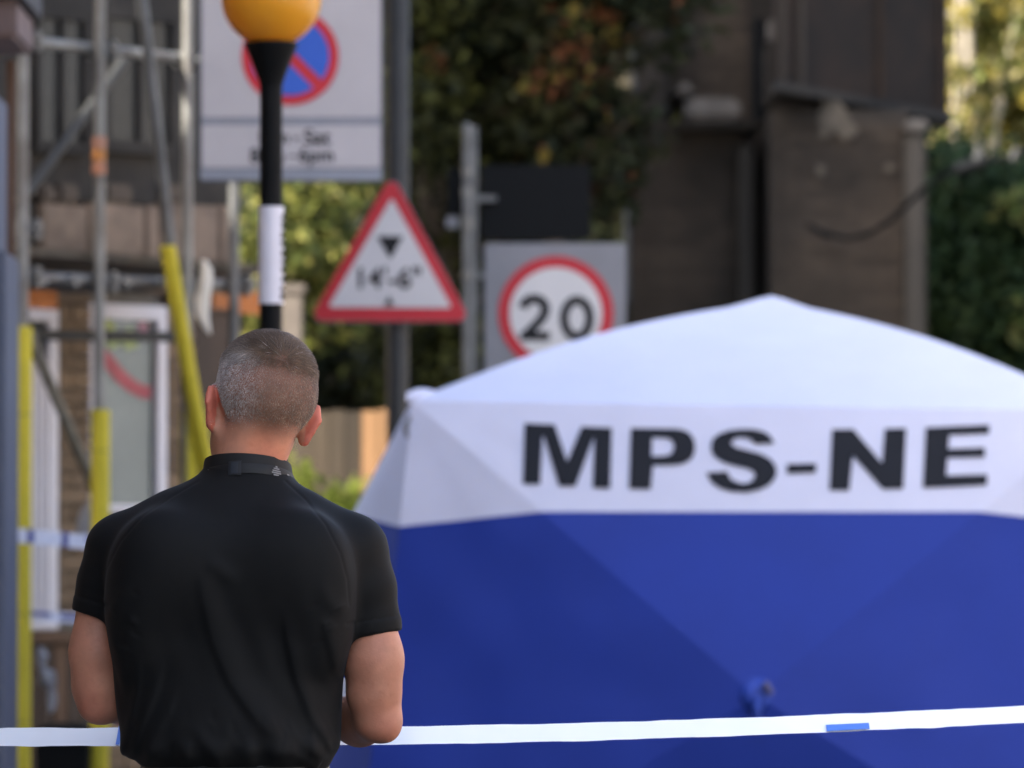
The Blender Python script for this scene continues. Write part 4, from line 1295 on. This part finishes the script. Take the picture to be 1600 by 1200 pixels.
for sx in (-1, 1):                                                            # ears
    a = 40 if sx > 0 else 27
    em = hm((sx * a, 'Z'), (-8, 'X'), (sx * 4, 'Y'))
    ec = hp(.0835 if sx > 0 else -.0895, -.008, -.008)
    def el(x, y, z): return ec + em @ np.array([sx * x, y, z])
    bd.ell(el(0, 0, .004), (.0080, .022, .034), em, k=.008)
    bd.ell(el(-.001, .005, -.028), (.007, .012, .015), em, k=.008)
    bd.ell(el(.011, .003, .004), (.008, .012, .021), em, k=.006, sub=True)
    bd.cone(el(.002, -.017, .026), el(.003, -.0205, .0), .0050, .0050, k=.006)
    bd.cone(el(-.006, .012, .014), el(-.005, .011, -.010), .008, .007, k=.010)
# neck and trapezius
bd.chain([hp(0, .01, -.03), V(391, 700, 10.04), V(386, 745, 10.03)], [.052, .0555, .057], k=.025)
bd.chain([hp(-.026, -.045, -.035), V(364, 740, 10.0)], [.026, .027], k=.025)
bd.chain([hp(.026, -.045, -.035), V(412, 740, 10.0)], [.026, .027], k=.025)
bd.stack([(z, cx, a - .012, cy, b - .012) for z, cx, a, cy, b in STK if z < Z(765)], k=.015)
bd.ell(V(368, 1240, 10.0), (.155, .105, .13), k=.03)
fr, fl = build_arms(bd)
def hand(W0, d, n, side):
    d = np.array(d, float); d /= np.linalg.norm(d); n = np.array(n, float); n -= d * (n @ d); n /= np.linalg.norm(n)
    t = np.cross(d, n) * side
    bd.cone(W0 - d * .01, W0 + d * .03, .026, .024, k=.02)
    for i, (o, L, r_) in enumerate(((-.030, (.044, .026, .021), .0092), (-.010, (.049, .030, .022), .0095), (.010, (.046, .028, .022), .0090), (.029, (.037, .021, .019), .0080))):
        base = W0 + d * .02 + t * o * .6; kn = W0 + d * (.088 - abs(i - 1) * .004) + t * o
        bd.cone(base, kn, .014, .0115, k=.016)
        p = kn; ang = .35 + .06 * i
        for j, l in enumerate(L):
            dd = d * math.cos(ang) + n * math.sin(ang)
            q = p + dd * l; bd.cone(p, q, r_ - .0007 * j, r_ - .0007 * (j + 1), k=.004); p = q; ang += .42
    p0 = W0 + d * .025 - t * .024; p1 = p0 + d * .030 - t * .022 + n * .012; p2 = p1 + d * .030 - t * .004 + n * .012; p3 = p2 + d * .022 + t * .004 + n * .010
    bd.chain([p0, p1, p2, p3], [.016, .013, .0105, .0085], k=.008)
hand(fr[-1], (-.95, .45, .06), (0, -.25, -.95), 1)
hand(fl[-1], (.95, .45, .02), (0, -.25, -.95), -1)
for sx in (-1, 1):
    hx = X(368)
    bd.chain([(hx + sx * .085, 10.0, .95), (hx + sx * .11, 10.01, .52), (hx + sx * .125, 9.99, .10)], [.085, .06, .042], k=.03)
    bd.chain([(hx + sx * .125, 9.97, .055), (hx + sx * .15, 10.14, .045)], [.042, .034], k=.02)
bp, bq = bd.verts(); bq = orient(bp, bq)
bp = relax(bp, bq, 2, .35)
M_skin = mat('skin', (.52, .245, .16), .52, .10, 38, .05, 260, spec=.35, attr='skincol', sss=.08)
body = mesh_pq('body', bp, bq, M_skin, man)
# colouring: redder ears, sunburnt neck with bounce light painted in, stubbled scalp lit on its left
L_ = (bp - HC) @ HM                                                            # head-local coordinates
def sst(x, a, b): t = np.clip((x - a) / (b - a), 0, 1); return t * t * (3 - 2 * t)
def hair_w(L):
    x, y, z = L[:, 0], L[:, 1], L[:, 2]
    nape = sst(z, -.050 - .0 * y, -.004)
    front = 1 - sst(y + .35 * np.maximum(0, .09 - z), .070, .086)
    ear = 1 - sst(.034 - np.sqrt((y + .004) ** 2 + ((z + .006) * .9) ** 2), .0, .008) * (np.abs(x) > .066)
    ring = (np.linalg.norm(L - np.array([0, 0, .03]), axis=1) < .16) & (np.abs(x) < .0925 + .0 * z)
    return nape * front * ear * ring
hw = hair_w(L_)
col = np.ones((len(bp), 3))
earm = ((np.abs(L_[:, 0]) > .0795) & (np.abs(L_[:, 2]) < .06) & (np.abs(L_[:, 1]) < .05) & (L_[:, 2] < .034)).astype(float)
neck = sst(-L_[:, 2], .03, .07) * (bp[:, 2] > Z(760)) * np.exp(-((L_[:, 0] - .012) / .05) ** 2)
col *= 1 + earm[:, None] * (np.array([1.1, .66, .66]) - 1)
col *= 1 + neck[:, None] * (np.array([1.24, .98, .84]) - 1)  # sunburn, with warm bounced light painted into the tint
armm = (bp[:, 2] < Z(960)).astype(float)
col *= 1 + armm[:, None] * (np.array([.90, .86, .84]) - 1)
elb = np.exp(-(((bp[:, 0] - X(604)) / .03) ** 2 + ((bp[:, 2] - Z(1140)) / .035) ** 2)) + np.exp(-(((bp[:, 0] - X(143)) / .03) ** 2 + ((bp[:, 2] - Z(1105)) / .03) ** 2))
col *= 1 + np.clip(elb, 0, 1)[:, None] * (np.array([1.0, .90, .92]) - 1)
blot = np.array([noise.noise(Vector(v) * 38) for v in bp[::1]]) if len(bp) < 400000 else np.zeros(len(bp))
col *= 1 + .07 * blot[:, None] * np.array([.4, 1, 1])
blot2 = np.array([noise.noise(Vector(v) * 13 + Vector((3, 7, 1))) for v in bp]); frk = np.array([noise.noise(Vector(v) * 120) for v in bp])
col *= 1 + .13 * blot2[:, None] * np.array([.5, 1, 1.1])
col *= 1 - .10 * sst(frk, .38, .62)[:, None] * np.array([.6, 1, 1.1])
lit_l_ = sst(-L_[:, 0], -.005, .06)[:, None]  # scalp painted paler on the left, where light falls on the head
scalp = (np.array([.52, .53, .56]) * lit_l_ + np.array([.43, .40, .39]) * (1 - lit_l_)) * (1 + .25 * blot[:, None])
col = col * (1 - .82 * hw[:, None]) + scalp * .82 * hw[:, None]
at = body.data.color_attributes.new('skincol', 'FLOAT_COLOR', 'POINT')
at.data.foreach_set('color', np.concatenate([col, np.ones((len(col), 1))], 1).astype(np.float32).ravel())
# eyes: iris discs on the eyeballs
for sx in (-1, 1):
    mb = MB(); c = Vector(hp(sx * .033, .1009, .012)); f = Vector(HM @ np.array([0, 1, 0])); u2 = Vector(HM @ np.array([1, 0, 0])); w2_ = Vector(HM @ np.array([0, 0, 1]))
    mb.add([c + u2 * math.cos(a) * .0055 + w2_ * math.sin(a) * .0055 for a in np.linspace(0, 6.283, 17)[:-1]] + [c + f * .001], [(i, (i + 1) % 16, 16) for i in range(16)])
    mb.build('eye', mat('iris', (.06, .05, .04), .15), man, smooth=True)

# --- cropped hair: single strands
tri = bq
fc = (bp[bq[:, 0]] + bp[bq[:, 1]] + bp[bq[:, 2]] + bp[bq[:, 3]]) / 4
fw = hw[bq].mean(1)
ar = np.linalg.norm(np.cross(bp[bq[:, 2]] - bp[bq[:, 0]], bp[bq[:, 3]] - bp[bq[:, 1]]), axis=1)
ww = ar * np.clip(fw, 0, 1) ** .8; ww[fw < .04] = 0
NH = 42000
fi = rng.choice(len(bq), NH, p=ww / ww.sum())
uv = rng.random((NH, 2))
q4 = bp[bq[fi]]
root = (q4[:, 0] * ((1 - uv[:, :1]) * (1 - uv[:, 1:])) + q4[:, 1] * (uv[:, :1] * (1 - uv[:, 1:])) + q4[:, 2] * (uv[:, :1] * uv[:, 1:]) + q4[:, 3] * ((1 - uv[:, :1]) * uv[:, 1:]))
nv = vnormals(bp, bq); nr_ = nv[bq[fi]].mean(1); nr_ /= np.linalg.norm(nr_, axis=1)[:, None]
Lr = (root - HC) @ HM
topw = sst(Lr[:, 2], .055, .105)
whorl = (V(441, 556, 9.93) - HC) @ HM
away = Lr - whorl
away /= np.linalg.norm(away, axis=1)[:, None] + 1e-6
wd_ = np.linalg.norm(Lr - whorl, axis=1)
swirl = np.cross(np.tile(np.array([0, -.6, .8]), (NH, 1)), away)
downl = np.tile(np.array([0, -.15, -1.0]), (NH, 1))
flow = (away + swirl * .8 * np.exp(-wd_ / .04)[:, None]) * topw[:, None] + downl * (1 - topw)[:, None]
cl_ = np.array([noise.noise_vector(Vector(v) * 70) for v in root])
flow = (flow + .45 * rng.normal(size=(NH, 3)) * .6) @ HM.T + cl_ * .7
flow -= nr_ * (flow * nr_).sum(1)[:, None]
flow /= np.linalg.norm(flow, axis=1)[:, None] + 1e-6
ln = (.0028 + .0145 * topw) * rng.uniform(.7, 1.25, NH) * np.clip(fw[fi] * 1.3, .35, 1)
lift = (.75 - .25 * topw)[:, None]
dir0 = nr_ * lift + flow * .6
pts_ = np.stack([root - nr_ * .001, root + dir0 * (ln * .35)[:, None], root + dir0 * (ln * .62)[:, None] + flow * (ln * .16)[:, None], root + dir0 * (ln * .8)[:, None] + flow * (ln * .45)[:, None]], 1)
hcv = bpy.data.hair_curves.new('hair')
hcv.add_curves([4] * NH)
hcv.position_data.foreach_set('vector', (pts_ - np.array(origin(man))).astype(np.float32).ravel())
ra = hcv.attributes.get('radius') or hcv.attributes.new('radius', 'FLOAT', 'POINT')
ra.data.foreach_set('value', np.tile(np.array([.00021, .0002, .00016, .00007], np.float32), NH))
ca = hcv.attributes.new('haircol', 'FLOAT_COLOR', 'CURVE')
grey = np.clip(1.05 - topw * .7 - sst(Lr[:, 0], -.068, -.012) * .92, 0, 1) * rng.uniform(.7, 1.05, NH)  # greying sides, with extra silver on the left painting the light there
grey = np.maximum(grey, (rng.random(NH) < .04) * .6)
brown = np.array([.27, .172, .105]) * (1 - .5 * topw[:, None]); silver = np.array([.56, .51, .48])
hcol = brown * (1 - grey[:, None]) + silver[None] * grey[:, None]
hcol *= np.exp(rng.normal(-.1, .36, NH) + .45 * cl_[:, 0])[:, None]
ca.data.foreach_set('color', np.concatenate([hcol, np.ones((NH, 1))], 1).astype(np.float32).ravel())
ho = bpy.data.objects.new('hair', hcv); COL.objects.link(ho); ho.parent = man
M_hair = mat('hair', (1, 1, 1), .45, .02, 3, spec=.5, attr='haircol')
hcv.materials.append(M_hair)

# --- polo shirt
sh = SDF((X(95), 9.80, Z(1225)), (X(645), 10.22, Z(700)), .003)
sh.stack(STK, k=.004)
sh.ell(V(470, 880, 9.90), (.075, .045, .085), k=.05)        # shoulder blades
sh.ell(V(262, 880, 9.90), (.075, .045, .085), k=.05)
sh.ell(V(500, 960, 9.925), (.050, .05, .09), k=.05)         # lats
sh.ell(V(226, 960, 9.925), (.050, .05, .09), k=.05)
# sleeves, cut square at the hem
sv = SDF((X(95), 9.80, Z(1225)), (X(645), 10.22, Z(700)), .003)
sv.chain([V(470, 815, 10.0), V(545, 862, 10.0), V(566, 920, 10.0), V(579, 975, 10.0), V(584, 1010, 10.0)], [.055, .0635, .055, .0468, .046], k=.02)
sv.chain([V(270, 815, 10.0), V(195, 862, 10.005), V(173, 915, 10.01), V(161, 955, 10.015), V(157, 990, 10.02)], [.055, .0635, .055, .0478, .047], k=.02)
xg = sv.ax[0][:, None, None]; yg = sv.ax[1][None, :, None]; zg = sv.ax[2][None, None, :]
hr0, hr1 = V(620, 985), V(543, 998)
hl0, hl1 = V(117, 954), V(178, 972)
cutr = (hr0[2] + (xg - hr0[0]) * (hr1[2] - hr0[2]) / (hr1[0] - hr0[0])) - zg
cutl = (hl0[2] + (xg - hl0[0]) * (hl1[2] - hl0[2]) / (hl1[0] - hl0[0])) - zg
cut = np.where(xg > X(368), cutr, cutl)
band = np.clip((.026 - np.abs(-cut - .0)) / .003, 0, 1) * (-cut > -.02)
sv.F = np.maximum(sv.F - .0012 * band, cut)
h = np.clip(.5 + .5 * (sv.F - sh.F) / .016, 0, 1)
sh.F = (sv.F * (1 - h) + sh.F * h - .016 * h * (1 - h)).astype(np.float32)
del sv, cut, cutr, cutl, band
# neck opening
sp_, sq = sh.verts(); sq = orient(sp_, sq)
sp_ = relax(sp_, sq, 2, .4)
ux0 = 800 + sp_[:, 0] / (X(801) - X(800)); uy0 = 600 - (sp_[:, 2] - Z(600)) / (Z(600) - Z(601))
hemr = np.abs(uy0 - (985 + (620 - ux0) * 13 / 77)); heml = np.abs(uy0 - (954 + (ux0 - 117) * 18 / 61))
soft = np.where(((ux0 > 530) & (hemr < 22)) | ((ux0 < 192) & (heml < 22)), 0.0, .55) * (uy0 > 752) * (uy0 < 1150) * (sst(ux0, 150, 190) * (1 - sst(ux0, 545, 585)))
for _ in range(16):
    sp_ = sp_ + (relax(sp_, sq, 1, 1.0) - sp_) * soft[:, None]
sn = vnormals(sp_, sq)
disp = np.zeros(len(sp_))
# image-plane coordinates of each vertex, in photo points at the man's distance
ux = 800 + (sp_[:, 0]) / (X(801) - X(800)); uy = 600 - (sp_[:, 2] - Z(600)) / (Z(600) - Z(601))
def pl_dist(pts):
    best = np.full(len(ux), 1e9); tt = np.zeros(len(ux)); sd_ = np.zeros(len(ux)); tot = len(pts) - 1
    for i, (a, b) in enumerate(zip(pts, pts[1:])):
        ax, ay = a; bx, by = b; dx, dy = bx - ax, by - ay
        t = np.clip(((ux - ax) * dx + (uy - ay) * dy) / (dx * dx + dy * dy), 0, 1)
        ex, ey = ux - ax - t * dx, uy - ay - t * dy
        d = np.hypot(ex, ey); m_ = d < best
        best = np.where(m_, d, best); tt = np.where(m_, (i + t) / tot, tt); sd_ = np.where(m_, np.sign(ex * dy - ey * dx) * d, sd_)
    return best, tt, sd_
backw = sst(-(sp_[:, 1] - PY_ - .03), 0, .05)
def fold(pts, amp, wid, taper=(.25, .2), lop=0.0):
    d, t, s_ = pl_dist(pts)
    env = sst(t, 0, taper[0] + 1e-6) * (1 - sst(t, 1 - taper[1] + 1e-6, 1.0001)) if taper[1] > 0 else sst(t, 0, taper[0])
    w_ = wid * (1 + lop * np.sign(s_))
    return amp * env * np.exp(-(d / w_) ** 2) * backw
FO = [([(318, 860), (326, 930), (342, 1000), (366, 1060), (400, 1110), (452, 1165)], .0075, 13, (.3, .15), .35),
      ([(345, 885), (372, 960), (405, 1040), (440, 1100), (490, 1160)], -.005, 16, (.3, .15), 0),
      ([(450, 940), (456, 1000), (468, 1060), (492, 1120), (528, 1182)], .007, 10, (.3, .1), .4),
      ([(436, 960), (444, 1030), (470, 1110), (500, 1165)], -.004, 14, (.3, .15), 0),
      ([(264, 1020), (250, 1080), (228, 1135), (212, 1186)], .0065, 8, (.35, .05), -.4),
      ([(226, 1010), (222, 1080), (208, 1140), (200, 1176)], .0055, 7, (.35, .05), -.3),
      ([(288, 1060), (268, 1110), (245, 1160), (236, 1196)], .005, 9, (.35, .05), -.3),
      ([(508, 960), (522, 1010), (533, 1070)], .005, 9, (.3, .3), .3),
      ([(322, 870), (352, 890), (382, 920)], .004, 11, (.3, .4), 0),
      ([(300, 1120), (330, 1160), (352, 1196)], .004, 10, (.4, .05), 0),
      ([(400, 1130), (410, 1165), (415, 1196)], -.004, 10, (.4, .05), 0),
      ([(250, 780), (300, 800), (360, 806), (430, 800)], -.0025, 14, (.3, .3), 0),
      ([(180, 985), (196, 1030), (200, 1090)], .004, 9, (.3, .3), 0),
      ([(452, 1165), (478, 1184), (500, 1196)], .005, 8, (.3, .1), 0),
      ([(500, 900), (520, 940), (546, 960)], .003, 10, (.4, .2), 0),
      ([(212, 905), (196, 940), (180, 960)], .003, 10, (.4, .2), 0)]
for pts, amp, wid, tp, lop in FO:
    disp += fold(pts, amp * .75, wid * 1.15, tp, lop)
# raglan seams: fine groove with a raised lip
for pts in ([(447, 752), (480, 782), (512, 820), (535, 865), (546, 905), (549, 945)], [(312, 752), (272, 776), (232, 806), (196, 846), (172, 890), (166, 930)]):
    d, t, s_ = pl_dist(pts)
    disp += (-.0010 * np.exp(-(d / 2.2) ** 2) + .0 * np.exp(-((s_ - 6) / 4) ** 2)) * (sp_[:, 1] < PY_ + .02)
# fine creases at the waist and under the arms
cr = random.Random(4)
for _ in range(34):
    x0_, y0_ = cr.uniform(205, 525), cr.uniform(1085, 1165)
    sl_ = cr.uniform(-.25, .55) if x0_ > 300 else cr.uniform(-.6, .1)
    L1 = cr.uniform(25, 60)
    disp += fold([(x0_, y0_), (x0_ + sl_ * L1 * .5 + cr.uniform(-3, 3), y0_ + L1 * .5), (x0_ + sl_ * L1, y0_ + L1)], cr.choice((-1, 1)) * cr.uniform(.0004, .0011), cr.uniform(4, 7), (.4, .4), cr.uniform(-.4, .4))
for _ in range(12):
    side_ = cr.choice((0, 1))
    x0_, y0_ = (cr.uniform(505, 545) if side_ else cr.uniform(172, 215)), cr.uniform(915, 1010)
    L1 = cr.uniform(25, 50) * (1 if not side_ else -1)
    disp += fold([(x0_, y0_), (x0_ + L1 * .6, y0_ + abs(L1) * .35)], cr.choice((-1, 1)) * cr.uniform(.0008, .0016), cr.uniform(3, 5), (.4, .4), .2)
# sleeve hem stitching and soft cloth unevenness
for a, b in (((620, 962), (545, 974)), ((119, 930), (176, 947))):
    d, t, s_ = pl_dist([a, b]); disp += -.0014 * np.exp(-(d / 2.4) ** 2)
big = np.array([noise.noise(Vector((v[0] * 9, v[1] * 9, v[2] * 5))) for v in sp_])
mid = np.array([noise.noise(Vector((v[0] * 30 + 5, v[1] * 30, v[2] * 11 + v[0] * 8))) for v in sp_])
loww = sst(uy, 860, 1150)
disp += .0026 * big + .0012 * mid * (.35 + loww)
# blousing where it tucks in
disp += .004 * np.exp(-((uy - 1172) / 16) ** 2) * (1 + .9 * np.sin(ux * .13 + big * 3))
sp_ = sp_ + sn * disp[:, None]
M_shirt = mat('black_polyester', (.0032, .0035, .0039), .74, .08, 60, .08, 900, spec=.2, sheen=.03)
shirt = mesh_pq('polo_shirt', sp_, sq, M_shirt, man)

# --- stand collar with lanyard clip
def ring(cx, cy, a, b, zf, n=72):
    return [Vector((cx + a * math.sin(2 * math.pi * i / n), cy - b * math.cos(2 * math.pi * i / n), zf(2 * math.pi * i / n))) for i in range(n)]
ccx = X(386.5)
tilt = lambda th: .004 * math.sin(th)
top_z = lambda th: Z(710) - .022 * (1 - math.cos(th)) / 2 - .013 * math.sin(th) * (1 if math.sin(th) > 0 else .75) * 1.0 * (abs(math.sin(th)))
top_z = lambda th: Z(709) - .030 * (.5 - .5 * math.cos(th)) - .004 * math.sin(th)
bot_z = lambda th: Z(747) - .030 * (.5 - .5 * math.cos(th)) - .004 * math.sin(th)
lerpz = lambda f: (lambda th: bot_z(th) * (1 - f) + top_z(th) * f)
cy_ = PY_ + .024
co = MB()
co.loft([ring(ccx, cy_, a, b, lerpz(f)) for f, a, b in ((-.15, .081, .076), (.1, .0795, .0745), (.35, .0785, .0735), (.7, .0765, .0710), (.93, .0750, .0690), (1.0, .0738, .0678), (.96, .0725, .0665), (.5, .0720, .0660), (.0, .0720, .066))], cap=False)
collar = co.build('collar', mat('collar_black', (.0032, .0034, .0038), .7, .1, 40, .1, 500), man, smooth=True)
lz = lambda f: (lambda th: bot_z(th) * (1 - f) + top_z(th) * f + .0025 * math.sin(th * 2 + .6))
la = MB()
la.loft([ring(ccx, cy_, a, b, lz(f)) for f, a, b in ((.12, .0802, .0755), (.16, .0815, .0768), (.52, .0798, .0748), (.56, .0786, .0735))], cap=False)
lan = la.build('lanyard', mat('lanyard_black', (.0035, .0036, .004), .6, .1, 60, .1, 700), man, smooth=True)
def on_collar(th, f, out):
    a = .0812 - .004 * f + out; b = .0765 - .0045 * f + out
    return Vector((ccx + a * math.sin(th), cy_ - b * math.cos(th), lz(f)(th)))
def patch(th0, th1, f0, f1, out, name, m, th_=.003):
    n = 6; fr_ = []; 
    mb = MB()
    rows = []
    for f, o in ((f0, out - th_), (f0, out), (f1, out), (f1, out - th_)):
        rows.append([on_collar(th0 + (th1 - th0) * i / n, f, o) for i in range(n + 1)])
    return mb.loft(rows, closed=False, cap=False).build(name, m, lan)
M_clip = mat('clip_plastic', (.015, .017, .022), .35, .1, 20)
patch(-.36, -.09, .08, .66, .0052, 'buckle', M_clip, .006)
patch(-.30, -.15, .14, .60, .0070, 'buckle_face', mat('clip_face', (.025, .03, .04), .3, .1, 20), .004)
M_mark = mat('grey_print', (.18, .18, .19), .5, .1, 20)
for th0, th1, f0, f1 in ((.60, .74, .16, .22), (.56, .80, .25, .31), (.58, .79, .34, .39), (.61, .76, .43, .48), (.66, .71, .50, .56), (.98, 1.06, .2, .26), (1.0, 1.08, .33, .38)):
    patch(th0, th1, f0, f1, .0024, 'emblem', M_mark, .001)
for th0, th1, f0, f1 in ((-1.12, -.98, .18, .25), (-1.10, -.94, .30, .36), (-1.05, -.9, .41, .46)):
    patch(th0, th1, f0, f1, .0024, 'emblem', M_mark, .001)

# --- trousers, belt, shoes
tr_ = SDF((X(190), 9.82, -.01), (X(545), 10.30, 1.12), .008)
hx = X(368)
tr_.stack([(1.09, hx, .150, 10.0, .108), (1.04, hx, .158, 10.0, .112), (.95, hx, .172, 9.995, .122), (.88, hx, .176, 9.995, .125), (.84, hx, .17, 10.0, .11)], n=2.4)
for sx in (-1, 1):
    tr_.chain([(hx + sx * .088, 10.0, .92), (hx + sx * .112, 10.01, .52), (hx + sx * .127, 9.99, .07)], [.095, .078, .070], k=.02)
tp2, tq = tr_.verts(); tq = orient(tp2, tq); tp2 = relax(tp2, tq, 2)
mesh_pq('trousers', tp2, tq, mat('black_twill', (.008, .008, .009), .7, .15, 30, .2, 300), man)
be = MB(); be.loft([ring(hx, 10.0, a, b, (lambda z: (lambda th: z))(z)) for z, a, b in ((1.035, .160, .116), (1.037, .165, .121), (1.073, .162, .119), (1.075, .156, .113))], cap=False)
be.build('belt', mat('belt_leather', (.02, .02, .02), .35), man, smooth=True)
shoe = SDF((X(190), 9.82, -.01), (X(545), 10.36, .16), .006)
for sx in (-1, 1):
    shoe.chain([(hx + sx * .125, 9.965, .055), (hx + sx * .14, 10.06, .055), (hx + sx * .152, 10.17, .045)], [.054, .050, .046], k=.02)
    shoe.cone((hx + sx * .126, 9.985, .06), (hx + sx * .126, 9.985, .13), .055, .052, k=.02)
shoe.F = np.maximum(shoe.F, .004 - shoe.ax[2][None, None, :]).astype(np.float32)
sp2, sq2 = shoe.verts(); sq2 = orient(sp2, sq2)
left_m = sp2[:, 0] < hx
for side in (True, False):
    keep = left_m[sq2].all(1) == side
    if side is False: keep = ~left_m[sq2].any(1)
    qq = sq2[keep]; used = np.unique(qq); rm = np.zeros(len(sp2), int); rm[used] = np.arange(len(used))
    mesh_pq('shoe', sp2[used], rm[qq], M_black, man)

# --- pale notepad between his hands
np_c = Vector(((fr[-1][0] + fl[-1][0]) / 2, 10.33, fr[-1][2] + .0))
nb = thing('notepad', np_c, 'pale grey notepad held in front of him, its edge just showing beside his right forearm', 'notepad')
rot = Matrix.Rotation(R(28), 3, 'X')
tipx = X(547)
nw = tipx - (X(368) - .02)
cxn = tipx - nw / 2
MB().box((cxn, 10.315, Z(1104)), (nw, .15, .006), rot).build('cover', mat('pad_grey', (.27, .265, .28), .6, .05, 8), nb, bevel=.002)
MB().box(Vector((cxn, 10.315, Z(1104))) + rot @ Vector((0, 0, .007)), (nw - .006, .146, .007), rot).build('pages', mat('pad_paper', (.36, .35, .35), .8, .04, 8), nb)
